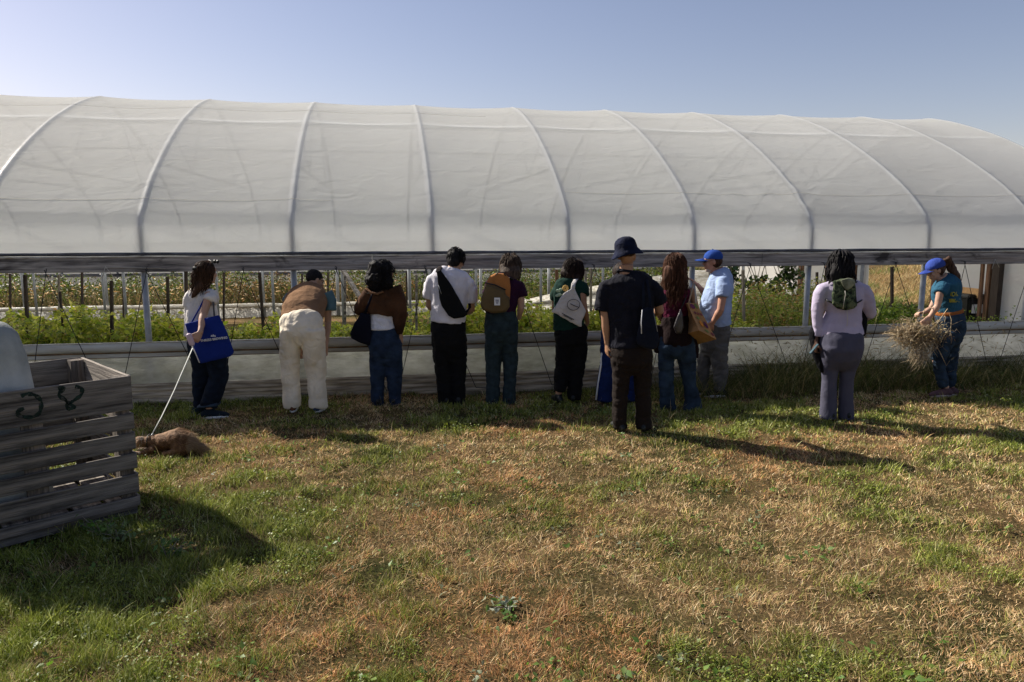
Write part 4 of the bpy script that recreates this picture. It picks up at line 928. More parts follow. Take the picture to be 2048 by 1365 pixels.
# leash: handle + flat strap down to the dog
lh = P.p(383, 680, -.37); ls = empty_at('dog_leash', lh, 'retractable lilac leash handle with pale strap running down to the dog', 'leash')
mb = MB(); mb.loft([P.p(378, 671, -.38), P.p(381, 680, -.37), P.p(384, 688, -.36)], [(.030, .020)]*3, n=14, rnd=(1, 1)); link('handle', mb.mesh(), mat('lilac plastic', (.50, .38, .45), .4, .03), ls)
DOG = G(346, 908); DOG.z = 0
collar = DOG+Vector((-.235, .02, .185))*.82
mb = MB(); a = P.p(388, 690, -.36); mid = a.lerp(collar, .5)-Vector((0, 0, .03)); mb.loft([a, a.lerp(mid, .5), mid, mid.lerp(collar, .55)-Vector((0, 0, .01)), collar], [(.0075, .002)]*5, side=(1, 0, .4), n=6); link('strap', mb.mesh(), mat('grey webbing', (.42, .43, .40), .8, .05), ls)
mb = MB(); mb.loft([collar-Vector((.01, 0, .01)), collar+Vector((.02, 0, .025))], [.007, .007], n=6); link('clip', mb.mesh(), M['steel'], ls)

# ---- the dog, lying with its back towards the greenhouse people, head at the left
M['fur'] = mat('golden brown fur', (.20, .11, .05), .8, .2, 9, .5, 80, col2=(.10, .05, .025)); M['fur_pale'] = mat('pale fur', (.55, .50, .44), .8, .1, 9, .5, 80)
dog = empty_at('dog', DOG, 'golden brown long-haired dog with a pale face lying in the grass by the crate', 'dog')
D = lambda x, y, z: DOG+Vector((x, y, z+.01)); mb = MB()
mb.loft([D(-.22, .02, .10), D(-.14, .03, .11), D(-.04, .03, .13), D(.05, .03, .155), D(.14, .02, .12), D(.19, .02, .10)], [(.07, .075), (.095, .095), (.10, .10), (.115, .115), (.11, .11), (.07, .07)], side=(0, 1, 0), n=18, rnd=(1, 1))
mb.ell(D(.10, -.05, .09), (.10, .06, .085)); mb.ell(D(.05, .02, .185), (.11, .08, .075))      # haunch and hip
mb.loft([D(-.20, .01, .12), D(-.27, -.005, .125), D(-.31, -.01, .115)], [(.065, .07), (.055, .06), (.05, .05)], side=(0, 1, 0), n=14, rnd=(1, 1))
mb.ell(D(-.335, -.015, .135), (.062, .055, .058)); mb.loft([D(-.36, -.02, .10), D(-.41, -.035, .075), D(-.435, -.04, .07)], [(.036, .034), (.026, .024), (.018, .017)], side=(0, 1, 0), n=12, rnd=(1, 1))
for y_, x_ in ((-.07, -.19), (.08, -.20)): mb.loft([D(x_, y_, .07), D(x_-.07, y_-.01, .035), D(x_-.17, y_-.02, .025), D(x_-.20, y_-.02, .022)], [.035, .026, .020, .024], n=10, rnd=(1, 1))
mb.loft([D(.12, -.08, .06), D(.02, -.10, .035), D(-.05, -.10, .025)], [.045, .028, .022], n=10, rnd=(1, 1)); mb.loft([D(.13, .10, .05), D(.04, .12, .03)], [.04, .024], n=10, rnd=(1, 1))
mb.loft([D(.17, .02, .09), D(.23, .02, .075), D(.30, .03, .055), D(.345, .035, .04)], [.042, .045, .040, .015], n=12, rnd=(1, 1))
dm = remesh(mb, .009, 3, [(.007, (28, 28, 28), 3)]); nv = len(dm.vertices); co = np.empty(nv*3, np.float32); no = np.empty(nv*3, np.float32); dm.vertices.foreach_get('co', co); dm.vertices.foreach_get('normal', no); co = co.reshape(-1, 3).copy(); no = no.reshape(-1, 3).copy()
db = link('body', dm, M['fur'], dog)
idx = RNG.choice(nv, 16000); bp_ = co[idx]; nn_ = no[idx]; rel = bp_-np.array(DOG)
flow = np.stack([np.full(len(idx), 1.0), RNG.normal(0, .25, len(idx)), -.55-.0*rel[:, 2]], 1); dirv = flow+nn_*.55; dirv /= np.linalg.norm(dirv, axis=1)[:, None]
ln = RNG.uniform(.022, .055, len(idx))*np.where(rel[:, 0] > .18, 1.6, 1)*np.where(rel[:, 0] < -.29, .35, 1); sv = np.cross(dirv, nn_); sv /= np.linalg.norm(sv, axis=1)[:, None]+1e-6
Vf = np.stack([bp_-nn_*.002-sv*.0018, bp_-nn_*.002+sv*.0018, bp_+dirv*ln[:, None]], 1).reshape(-1, 3)
face = rel[:, 0] < -.30; tailm = rel[:, 0] > .17
cc = palette(len(idx), [(.30, .17, .085), (.20, .105, .05), (.10, .05, .025)], [3, 3, 4], .2); cc[tailm] = palette(int(tailm.sum()), [(.46, .33, .2), (.32, .22, .13)], [1, 1], .15); cc[face] = palette(int(face.sum()), [(.6, .54, .47)], [1], .08)
fm = mesh_np('fur', Vf, np.arange(len(Vf)), np.full(len(idx), 3), np.repeat(cc, 3, 0)); fm.transform(Matrix.Translation(-DOG)); o = bpy.data.objects.new('fur', fm); COL.objects.link(o); o.parent = dog; fm.materials.append(attr_mat('fur strands', .7, .2, .2))
for q in (-1, 1):
    mb = MB(); mb.loft([D(-.325, -.012+q*.045, .155), D(-.33, -.015+q*.066, .13), D(-.335, -.015+q*.070, .09)], [(.012, .020), (.012, .024), (.006, .010)], side=(0, 1, 0), n=10, rnd=(1, 1)); link('ear', mb.mesh(), M['fur'], dog)
    mb = MB(); mb.ell(D(-.372, -.022+q*.024, .130), (.007, .006, .006), None, 8, 6); link('eye', mb.mesh(), M['eye'], dog)
mb = MB(); mb.ell(D(-.448, -.042, .078), (.010, .011, .009), None, 10, 6); link('nose', mb.mesh(), M['black'], dog)
mb = MB(); mb.ell(D(-.355, -.018, .118), (.050, .050, .048), None, 14, 8); mb.ell(D(-.41, -.035, .078), (.034, .026, .024), None, 12, 8); link('face_patch', remesh(mb, .007, 2), M['fur_pale'], dog)
mb = MB(); n_ = 20
ring = [D(-.245, .012+math.sin(2*math.pi*k/n_)*.074, .123+math.cos(2*math.pi*k/n_)*.078) for k in range(n_+1)]; mb.loft(ring, [.006]*(n_+1), n=6); link('collar', mb.mesh(), M['black'], dog)

dog.scale = (.82, .82, .82)

# ---- man bending over in cream trousers
P = Person(612, 826, 'man bending forward hands on knees in brown knitted vest and cream trousers', 'people standing along the greenhouse')
P.head(P.p(630, 562, .52), (.75, .55, -.45), u=(.25, .55, .8), r=.098, eyes=True)
P.sec([(622, 580, .42, 11), (628, 568, .48, 10)])
P.sec([(603, 655, 0, 36, .13), (612, 615, .15, 36, .12), (620, 590, .36, 34, .10)], shrink=.01, rnd=(1, 1))
P.garment('knitted_vest', [[(603, 650, .06, 41, .12), (604, 636, .07, 43.5, .14), (607, 618, .15, 44, .14), (612, 600, .27, 43.5, .13), (616, 585, .38, 39, .11), (620, 575, .44, 30, .07), (621, 568, .47, 14, .05)]], mat('brown knit', (.235, .135, .075), .95, .1, 8, .8, 220, wrinkle=.5, spec=.1), disp=[(.012, (6, 9, 12), 2), (.003, (70, 70, 70), 6)])
P.garment('shirt_sleeve', [[(652, 586, .36, 14), (660, 602, .36, 13), (661, 622, .34, 12)]], cloth('dusty blue tee', (.13, .24, .28)), disp=[(.005, (18, 18, 18), 1)])
P.garment('shirt_sleeve', [[(582, 592, .40, 13), (576, 605, .42, 12)]], cloth('dusty blue tee', (.13, .24, .28)))
P.arm(P.p(655, 598, .36), P.p(656, 645, .36), P.p(652, 692, .22), hd=(-.1, -.2, -1), n=(-.4, -.8, 0), curl=.7)
P.arm(P.p(583, 602, .42), P.p(590, 655, .40), P.p(598, 694, .20), hd=(0, -.1, -1), n=(.3, -.8, 0), thumb=-1, curl=.7)
P.leg([(583, 680, .0), (584, 745, .04), (586, 812, .0)], (-.15, 1, 0), cloth('orange brown sneaker', (.20, .09, .05)), 'shoe', M['white'])
P.leg([(626, 680, .0), (634, 745, .04), (636, 814, .0)], (.2, 1, 0), cloth('blue sneaker', (.04, .08, .16)), 'shoe', M['white'])
P.garment('trousers', [[(604, 621, .02, 20, .05), (604, 627, .01, 33, .09), (604, 637, .0, 41, .12), (604, 652, -.02, 43, .14), (604, 668, -.02, 42, .14), (604, 682, -.01, 30, .11), (604, 692, 0, 12, .06)],
    [(583, 655, -.03, 23, .14), (580, 700, 0, 21.5), (581, 735, .03, 19), (583, 770, .02, 18), (584, 800, 0, 19), (585, 815, 0, 17)],
    [(625, 655, -.03, 24, .14), (627, 700, 0, 22.5), (632, 735, .03, 20), (634, 770, .02, 18.5), (636, 800, 0, 20), (636, 815, 0, 18)]], cloth('cream cotton', (.82, .73, .58), wrinkle=.7), disp=[(.012, (9, 9, 5), 2), (.011, (7, 7, 4), 108), (.005, (14, 14, 30), 6)])
P.done_body('olive')
mb = MB(); mb.ell(P.hp(0, -.02, .035), (.085, .098, .092), P.hr); link('hair', remesh(mb, .008, 2, [(.005, (40, 40, 40), 3)]), M['hair_black'], P.root)
mb = MB(); mb.loft([P.hp(.078, -.02, .005), P.hp(.072, .08, .01), P.hp(.035, .105, .008), P.hp(-.035, .105, .008)], [.003]*4, n=5); link('glasses', mb.mesh(), M['black'], P.root)

# ---- woman with curly black hair, brown jacket over the shoulders
P = Person(773, 812, 'woman with curly black hair, brown jacket draped over her shoulders and blue jeans', 'people standing along the greenhouse')
P.head(P.p(768, 545, .02), (.80, .58, .05), r=.10, eyes=True)
P.sec([(764, 590, 0, 10), (766, 560, .01, 10)])
P.sec([(765, 600, 0, 26, .09), (765, 630, 0, 24, .10), (766, 665, 0, 27, .11)], shrink=.01, rnd=(1, 1))
P.garment('white_top', [[(765, 590, 0, 27, .09), (765, 620, 0, 26, .10), (765, 640, 0, 26, .105), (766, 659, 0, 28, .115)]], cloth('white jersey', (.70, .70, .76), wrinkle=.9), disp=[(.005, (6, 6, 26), 2), (.008, (5, 5, 16), 116)])
bj = mat('brown suede', (.060, .028, .014), .9, .25, 5, .3, 120, wrinkle=.8, col2=(.02, .010, .006), spec=.1)
P.garment('draped_jacket', [[(763, 574, .0, 12, .07), (763, 580, 0, 26, .09), (764, 590, -.005, 36, .125), (764, 606, -.01, 39, .135), (763, 622, -.01, 33, .13), (762, 629, -.01, 28, .125)],
    [(787, 575, -.02, 14, .10), (796, 600, -.02, 15, .10), (799, 630, -.02, 15, .09), (799, 655, -.02, 11, .06), (798, 668, -.02, 6, .04)],
    [(742, 586, -.02, 14, .09), (730, 602, -.02, 16, .09), (720, 620, -.02, 14, .07), (714, 630, -.02, 6, .04)]], bj, disp=[(.016, (9, 9, 5), 2), (.005, (26, 26, 16), 6)])
mb = MB(); mb.loft([P.p(733, 578, -.10), P.p(742, 586, -.145), P.p(755, 588, -.15), P.p(765, 584, -.13)], [(.014, .010)]*4, n=8, rnd=(1, 1)); link('collar', mb.mesh(), cloth('tan collar', (.24, .12, .06)), P.root)
P.arm(P.p(796, 630, 0), P.p(800, 655, .02), P.p(801, 668, .0), hd=(.1, .1, -1), n=(-1, .3, 0), curl=.5)
P.arm(P.p(740, 610, 0), P.p(733, 640, .03), P.p(740, 660, .10), no_hand=True)
jb = cloth('mid blue jeans', (.030, .052, .100), var=.3, vscale=9)
P.leg([(755, 690, 0), (756, 748, .03), (757, 805, 0)], (-.1, 1, 0), M['black']); P.leg([(784, 690, 0), (789, 748, .02), (790, 806, 0)], (.1, 1, 0), M['black'])
P.garment('jeans', [[(766, 655, 0, 27, .11), (768, 672, 0, 30, .13), (770, 690, 0, 32, .145), (771, 712, 0, 28, .12), (771, 726, 0, 12, .07)], [(756, 682, 0, 19, .12), (756, 735, .01, 16.5), (755, 765, .01, 14), (755, 795, 0, 12.5), (756, 812, 0, 12)],
    [(784, 682, 0, 20, .12), (788, 735, .01, 18.5), (789, 765, .0, 16), (790, 790, 0, 13), (791, 811, 0, 12)]], jb, disp=FOLD)
P.done_body('olive')
mb = MB(); mb.ell(P.hp(0, -.02, .02), (.10, .115, .118), P.hr); mb.ell(P.p(752, 558, -.05), (.13, .09, .13)); mb.ell(P.p(757, 540, -.04), (.115, .09, .11)); mb.ell(P.p(772, 566, -.06), (.08, .05, .08))
hb_o = link('hair', remesh(mb, .011, 2, [(.022, (17, 17, 17), 3), (.012, (40, 40, 40), 8)]), M['hair_black'], P.root)
P.strands('hair_curls', 260, M['hair_black'], .25, .0045, .020, 30, parent=hb_o, spread=.10, seed=5, r0=1.18, steps=12, volume=.8)
mb = MB(); mb.loft([P.hp(.082, -.01, .03), P.hp(.075, .085, .012), P.hp(.03, .112, .012)], [.004]*3, n=5); mb.ell(P.hp(.045, .102, .008), (.024, .008, .018), P.hr, 10, 6); link('sunglasses', mb.mesh(), M['black'], P.root)
nb = cloth('navy cloth', (.006, .007, .018), wrinkle=.3)
t = empty_at('shoulder_bag', P.p(722, 690, -.05), 'black-navy shoulder bag hanging left of the curly-haired woman', 'shoulder bag')
link('bag_body', slab([(722, 626), (740, 628), (742, 650), (742, 690), (735, 691), (715, 684), (703, 677), (700, 668), (708, 648)], -.06, .11, P), nb, t)
ribbon(P, [(728, 632, -.09), (738, 606, -.13), (748, 582, -.10)], .012, .004, nb, 'strap', t)

# ---- man in white tee with cross-body bag
P = Person(904, 808, 'man in white t-shirt and black trousers with a black cross-body bag on his back', 'people standing along the greenhouse')
P.head(P.p(912, 521, .05), (.35, .85, -.35), u=(.15, .3, 1), r=.102)
P.sec([(903, 552, 0, 13), (908, 535, .03, 12)])
P.sec([(899, 560, 0, 30, .10), (898, 600, 0, 28, .11), (897, 650, 0, 30, .12)], shrink=.01, rnd=(1, 1))
tee = cloth('white tee', (.74, .72, .78), wrinkle=.6)
P.garment('t_shirt', [[(902, 537, .01, 19, .06), (901, 543, 0, 32, .085), (901, 553, 0, 40, .11), (900, 575, -.01, 38, .125), (899, 605, 0, 35.5, .125), (898, 630, 0, 34, .125), (897, 645, 0, 34.5, .13)],
    [(868, 553, 0, 12), (859, 570, .02, 11.5), (856, 596, .05, 10.5)], [(934, 557, 0, 12), (943, 578, .02, 11.5), (943, 605, .05, 10.5)]], tee, disp=[(.009, (8, 8, 7), 2), (.009, (6, 6, 5), 109)])
P.arm(P.p(862, 575, .03), P.p(858, 612, .07), P.p(872, 622, .28), hd=(.6, .8, -.1), n=(.2, -.3, 1), curl=.6)
P.arm(P.p(942, 585, .03), P.p(943, 620, .07), P.p(930, 628, .28), hd=(-.6, .8, -.1), n=(-.2, -.3, 1), thumb=-1, curl=.6)
bt = cloth('black trousers', (.009, .009, .010), wrinkle=.5)
P.leg([(884, 680, 0), (888, 740, .02), (893, 800, 0)], (-.1, 1, 0), M['black']); P.leg([(914, 680, 0), (917, 740, .02), (918, 800, 0)], (.12, 1, 0), M['black'])
P.garment('trousers', [[(897, 640, 0, 33.5, .12), (897, 660, 0, 34.5, .14), (898, 685, 0, 35, .15), (899, 708, 0, 28, .12), (900, 722, 0, 12, .07)], [(883, 680, 0, 19.5, .12), (886, 735, .02, 17.5), (889, 770, .01, 16), (892, 810, 0, 14.5)],
    [(914, 680, 0, 19.5, .12), (917, 735, .02, 16.5), (917, 770, .01, 14.5), (917, 810, 0, 12.5)]], bt, disp=FOLD)
P.done_body('olive')
mb = MB(); mb.ell(P.hp(0, -.018, .035), (.092, .106, .098), P.hr); mb.ell(P.hp(0, -.05, -.02), (.080, .065, .075), P.hr); hb_o = link('hair', remesh(mb, .008, 2, [(.006, (40, 40, 18), 3)]), M['hair_black'], P.root)
P.strands('hair_strands', 350, M['hair_black'], .075, .0030, .002, 5, parent=hb_o, spread=.04, seed=6, r0=1.06, steps=5, zmin=.0)
t = empty_at('crossbody_bag', P.p(905, 640, -.13), 'black crescent cross-body bag slung across the white t-shirt', 'sling bag')
link('bag_body', slab([(873, 543), (881, 540), (900, 566), (916, 594), (932, 622), (935, 629), (928, 635), (908, 638), (897, 632), (883, 612), (878, 597), (876, 570)], -.165, .055, P, disp=[(.004, (14, 14, 9), 9)]), bt, t)
ribbon(P, [(877, 545, -.15), (878, 537, -.08), (882, 533, .0), (890, 545, .10)], .030, .006, cloth('black webbing', (.03, .02, .02)), 'strap', t)
ribbon(P, [(930, 628, -.13), (940, 615, -.05), (938, 600, .10)], .014, .005, bt, 'strap', t)
ribbon(P, [(877, 571, -.20), (880, 580, -.203), (883, 589, -.203)], .002, .002, M['steel'], 'zip_pull', t)

# ---- person with rust and olive backpack
P = Person(1002, 805, 'person in purple t-shirt and grey-teal trousers leaning forward under an orange and olive backpack', 'people standing along the greenhouse')
P.head(P.p(1021, 536, .16), (.25, .80, -.55), u=(.1, .5, .85), r=.10)
P.sec([(1013, 568, .05, 12), (1018, 548, .12, 11)])
P.sec([(1006, 575, .02, 30, .10), (1002, 610, 0, 27, .11), (1001, 650, 0, 29, .12)], shrink=.01, rnd=(1, 1))
pur = cloth('purple tee', (.045, .010, .040))
P.garment('t_shirt', [[(1013, 552, .07, 16, .06), (1010, 560, .05, 30, .085), (1007, 572, .03, 36, .11), (1004, 592, .01, 33, .12), (1002, 610, 0, 31, .12), (1001, 626, 0, 30, .125)],
    [(1035, 568, .03, 12), (1041, 580, .03, 12), (1044, 594, .03, 11.5)], [(983, 575, .03, 11), (974, 590, .06, 11)]], pur)
P.arm(P.p(1041, 590, .03), P.p(1042, 615, .05), P.p(1038, 636, .16), hd=(-.3, .9, -.3), n=(-.5, 0, .5), curl=.6)
P.arm(P.p(977, 585, .04), P.p(974, 615, .08), P.p(985, 632, .25), hd=(.3, .9, -.1), n=(.5, 0, .5), thumb=-1, curl=.6)
tl = cloth('grey teal trousers', (.035, .058, .068), wrinkle=.7, vscale=16, var=.2)
P.leg([(988, 690, 0), (986, 745, .02), (985, 800, 0)], (-.05, 1, 0), M['black']); P.leg([(1018, 690, 0), (1019, 745, .02), (1019, 800, 0)], (.1, 1, 0), M['black'])
P.garment('trousers', [[(1001, 618, 0, 29, .12), (1002, 640, 0, 32, .14), (1003, 662, 0, 33.5, .155), (1003, 680, 0, 27, .12), (1004, 692, 0, 12, .07)], [(988, 660, 0, 18.5, .13), (987, 715, .02, 16.5), (986, 750, .02, 15.5), (986, 780, 0, 14.5), (986, 808, 0, 14)],
    [(1019, 660, 0, 18, .13), (1021, 715, .02, 16), (1020, 750, .02, 14.5), (1018, 780, 0, 13), (1018, 808, 0, 13)]], tl, disp=[(.011, (9, 9, 5), 2), (.011, (7, 7, 8), 113)])
P.done_body('pale')
mb = MB(); mb.ell(P.hp(0, -.015, .02), (.102, .112, .110), P.hr); mb.loft([P.hp(0, -.05, .0), P.p(1021, 548, .04), P.p(1023, 558, .02)], [(.115, .07), (.115, .06), (.09, .03)], side=(1, 0, 0), n=14, rnd=(0, 1))
hb_o = link('hair', remesh(mb, .009, 2, [(.007, (30, 30, 7), 3)]), M['hair_grey'], P.root)
P.strands('hair_strands', 420, M['hair_grey'], .19, .0030, .003, 5, parent=hb_o, spread=.02, seed=8, r0=1.20, zmin=0)
t = empty_at('backpack', P.p(990, 628, -.15), 'two-tone backpack, rust orange top and olive front with white square patch', 'backpack')
rust_, olive = cloth('rust canvas', (.42, .17, .05), wrinkle=.6), cloth('olive canvas', (.19, .135, .065), wrinkle=.35)
link('upper_compartment', slab([(980, 553), (992, 547), (1010, 548), (1019, 556), (1021, 575), (1019, 600), (995, 600), (972, 590), (970, 570)], -.15, .13, P), rust_, t)
fr = link('front_panel', slab([(972, 569), (990, 573), (1010, 581), (1012, 591), (1019, 595), (1019, 614), (1012, 624), (986, 627), (966, 621), (961, 611), (962, 598)], -.20, .15, P, bulge=.6, disp=[(.004, (9, 9, 9), 9)]), olive, t)
ribbon(P, [(970, 566, -.26), (990, 570.5, -.285), (1011, 580, -.27)], .008, .005, M['black'], 'zipper', t, side=(0, 0, 1))
ribbon(P, [(990, 552, -.20), (996, 545, -.19), (1006, 545, -.19), (1012, 552, -.20)], .008, .005, M['black'], 'top_handle', t, side=(0, 1, 0))
ribbon(P, [(980, 555, -.10), (984, 562, .02), (976, 590, .08)], .022, .006, M['black'], 'shoulder_strap', t)
ribbon(P, [(1019, 556, -.10), (1026, 562, .0), (1024, 590, .10)], .022, .006, M['black'], 'shoulder_strap', t)
c0 = P.p(994.3, 603.5, -.288); mb = MB(); mb.box(c0, (.031, .006, .041)); pt = link('patch', mb.mesh(), M['white'], fr, smooth=False)
mb = MB()
for dx in (-.012, 0, .012): mb.box(c0+Vector((dx, -.0065, .010)), (.0035, .0015, .013))
mb.box(c0+Vector((0, -.0065, -.012)), (.014, .0015, .003)); mb.box(c0+Vector((0, -.0065, -.022)), (.010, .0015, .002)); link('patch_print', mb.mesh(), cloth('patch ink', (.10, .12, .25)), pt, smooth=False)

# ---- person with black bob and white cotton tote
P = Person(1136, 802, 'person with black bob in green printed t-shirt and black trousers, cream tote on the back', 'people standing along the greenhouse')
P.head(P.p(1147, 543, .10), (.35, .85, -.35), u=(.15, .35, .9), r=.10)
P.sec([(1140, 575, .03, 12), (1144, 555, .07, 11)])
P.sec([(1139, 580, .02, 28, .10), (1138, 615, 0, 27, .11), (1139, 655, 0, 30, .12)], shrink=.01, rnd=(1, 1))
gt = cloth('bottle green tee', (.010, .046, .034))
P.garment('t_shirt', [[(1141, 557, .05, 14, .06), (1141, 563, .04, 27, .085), (1140, 575, .03, 32, .11), (1138, 595, .01, 30, .12), (1137, 625, 0, 29, .12), (1138, 660, 0, 31, .13)],
    [(1164, 568, .02, 11), (1167, 578, .0, 12), (1165, 590, -.03, 12)], [(1117, 575, .03, 11), (1110, 590, .07, 10), (1108, 600, .09, 10)]], gt)
P.arm(P.p(1164, 588, -.03), P.p(1168, 618, -.06), P.p(1175, 645, .04), hd=(-.2, .5, -.9), n=(-1, 0, 0), curl=.4, r=(.048, .040, .027))
P.arm(P.p(1112, 590, .06), P.p(1110, 618, .12), P.p(1125, 628, .28), hd=(.5, .8, 0), n=(0, 0, 1), thumb=-1)
P.leg([(1125, 690, 0), (1123, 740, .0), (1117, 788, -.04)], (-.3, 1, 0), M['black'], 'sandal'); P.leg([(1153, 690, 0), (1152, 745, .02), (1147, 797, 0)], (.2, 1, 0), M['black'], 'sandal')
P.garment('trousers', [[(1139, 652, 0, 31, .125), (1141, 665, 0, 34, .14), (1142, 685, 0, 32, .14), (1142, 700, 0, 18, .08)], [(1127, 670, 0, 18.5, .12), (1126, 720, 0, 16), (1123, 750, -.01, 14.5), (1119, 783, -.03, 12.5)],
    [(1157, 670, 0, 19, .12), (1155, 720, .01, 18), (1152, 755, .01, 16), (1148, 800, 0, 13.5)]], bt, disp=FOLD)
P.done_body('tan')
mb = MB(); mb.ell(P.hp(0, -.012, .02), (.100, .112, .112), P.hr); mb.loft([P.hp(0, -.04, .0), P.p(1140, 553, .03), P.p(1135, 560, .02)], [(.12, .08), (.125, .07), (.10, .04)], side=(1, 0, 0), n=14)
hb_o = link('hair', remesh(mb, .009, 2, [(.006, (30, 30, 7), 3)]), M['hair_dark'], P.root)
P.strands('hair_strands', 420, M['hair_dark'], .20, .0030, .003, 5, parent=hb_o, spread=.02, seed=9, r0=1.19, zmin=0, fall=(-.22, 0, -1))
t = empty_at('tote_bag', P.p(1140, 655, -.16), 'cream cotton tote with black ring print hanging across the green t-shirt', 'tote bag')
cream = cloth('cream cotton', (.62, .59, .56), wrinkle=.9)
bg_ = link('bag_body', slab([(1143, 577), (1150, 578), (1160, 600), (1172, 623), (1163, 643), (1163, 654), (1157, 653), (1140, 644), (1118, 631), (1103, 624), (1108, 617), (1122, 595), (1130, 585)], -.175, .05, P, disp=[(.008, (20, 20, 8), 9)]), cream, t)
ribbon(P, [(1145, 582, -.19), (1147, 568, -.16), (1151, 560, -.07), (1154, 558, .0)], .022, .005, cream, 'strap', t)
mb = MB(); c0 = P.p(1147, 610, -.212); n_ = 28; mb.loft([c0+Vector((math.cos(2*math.pi*k/n_)*.068, 0, math.sin(2*math.pi*k/n_)*.060)) for k in range(n_+1)], [.003]*(n_+1), n=5); mb.loft([c0+Vector((-.035, 0, .012)), c0+Vector((0, -.002, -.006)), c0+Vector((.062, 0, -.030))], [(.006, .004)]*3, n=5); link('ring_print', mb.mesh(), M['black'], bg_)
mb = MB(); a = P.p(1124, 627, -.203); b_ = P.p(1148, 640, -.203); mb.loft([a, b_], [(.004, .004)]*2, n=5); a = P.p(1127, 631, -.203); b_ = P.p(1144, 640, -.203); mb.loft([a, b_], [(.0035, .0035)]*2, n=5); link('printed_lines', mb.mesh(), M['black'], bg_)
mb = MB(); c0 = P.p(1131, 577, -.105)
for k in range(8): a = 2*math.pi*k/8; mb.ell(c0+Vector((math.cos(a)*.022, 0, math.sin(a)*.022)), (.016, .008, .016), None, 8, 6)
link('flower_print', mb.mesh(), cloth('print yellow', (.55, .36, .12)), P.root)
mb = MB()
for x, y, r in ((1116, 582, .026), (1119, 590, .028), (1122, 579, .02), (1114, 592, .022)): mb.ell(P.p(x, y, -.095), (r, .010, r*.7), None, 8, 6)
link('leaf_print', mb.mesh(), cloth('print pale green', (.38, .50, .36)), P.root)

# ---- person mostly hidden behind the man in the bucket hat
P = Person(1225, 804, 'person in blue tracksuit trousers with white stripe, mostly hidden behind the bucket hat man', 'people standing along the greenhouse')
P.head(P.p(1242, 548, .05), (-.2, .95, -.2), r=.095)
P.sec([(1236, 580, 0, 12), (1241, 560, .02, 11)])
P.sec([(1234, 582, 0, 28, .10), (1233, 620, 0, 27, .11), (1233, 660, 0, 30, .12)], shrink=.01, rnd=(1, 1))
P.garment('top', [[(1233, 568, 0, 12, .06), (1233, 574, 0, 25, .085), (1233, 586, 0, 31, .11), (1233, 620, 0, 29, .12), (1233, 655, 0, 31, .13)], [(1208, 585, 0, 10), (1206, 610, .02, 10), (1208, 640, .06, 9)], [(1258, 585, 0, 10), (1262, 610, .02, 10), (1262, 640, .06, 9)]], cloth('navy top', (.008, .010, .02)))
P.arm(P.p(1208, 635, .06), P.p(1209, 645, .07), P.p(1216, 662, .22)); P.arm(P.p(1262, 635, .06), P.p(1261, 645, .07), P.p(1252, 662, .22), thumb=-1)
tb_ = cloth('royal blue tracksuit', (.012, .030, .13), wrinkle=.8)
P.leg([(1219, 690, 0), (1214, 745, 0), (1208, 797, 0)], (-.3, 1, 0), M['black']); P.leg([(1248, 690, 0), (1254, 745, 0), (1258, 797, 0)], (.2, 1, 0), M['black'])
lg = P.garment('track_trousers', [[(1233, 645, 0, 30, .12), (1233, 680, 0, 33, .14), (1233, 705, 0, 32, .12)], [(1221, 690, 0, 18, .12), (1217, 730, 0, 17), (1211, 765, 0, 17), (1207, 802, 0, 17)], [(1248, 690, 0, 18, .12), (1253, 730, 0, 16), (1256, 765, 0, 15.5), (1258, 802, 0, 15)]], tb_, disp=FOLD)
ribbon(P, [(1204.5, 700, -.03), (1202, 730, -.05), (1196.5, 765, -.05), (1192, 800, -.05)], .010, .018, M['white'], 'side_stripe', lg)
P.done_body('olive')
mb = MB(); mb.ell(P.hp(0, -.015, .02), (.098, .11, .11), P.hr); mb.ell(P.hp(0, -.06, -.08), (.08, .05, .09), P.hr); link('hair', remesh(mb, .010, 2, [(.006, (30, 30, 7), 3)]), M['hair_dark'], P.root)

# ---- man in the bucket hat (nearest figure)
P = Person(1263, 864, 'tall man in navy bucket hat, dark linen shirt and brown trousers, standing nearest the camera', 'people standing along the greenhouse')
P.head(P.p(1254, 512, .02), (.35, .93, -.05), r=.103)
P.sec([(1252, 566, 0, 14), (1253, 530, .01, 13)])
P.sec([(1259, 575, 0, 40, .11), (1262, 620, 0, 40, .12), (1264, 690, 0, 38, .13)], shrink=.01, rnd=(1, 1))
ns = cloth('navy linen', (.013, .014, .024), wrinkle=.9, bscale=240, var=.2)
P.garment('shirt', [[(1252, 545, .01, 20, .07), (1253, 551, .01, 36, .085), (1256, 562, 0, 48, .12), (1258, 585, 0, 46, .135), (1260, 620, 0, 45.5, .135), (1263, 660, 0, 43, .14), (1265, 692, 0, 43, .15)],
    [(1214, 566, 0, 14), (1208, 585, 0, 14.5), (1204, 621, .01, 13.5)], [(1299, 566, 0, 14), (1311, 585, .02, 15), (1320, 606, .05, 14)]], ns, disp=[(.012, (7, 7, 6), 2), (.011, (5, 5, 4), 107), (.004, (20, 20, 20), 6)])
P.garment('shirt_collar', [[(1251, 548, .0, 19, .075), (1252, 541, .01, 17, .065)]], ns, disp=[(.003, (20, 20, 20), 1)])
P.arm(P.p(1206, 590, .01), P.p(1211, 640, .0), P.p(1214, 687, .02), hd=(.03, .12, -1), n=(1, .3, 0), curl=.4, r=(.047, .040, .026))
P.arm(P.p(1312, 595, .03), P.p(1319, 622, .06), P.p(1300, 628, .26), hd=(-.6, .8, 0), n=(-.3, -.2, 1), thumb=-1, curl=.6, r=(.05, .045, .03))
bz = cloth('dark brown trousers', (.022, .015, .012), wrinkle=.8)
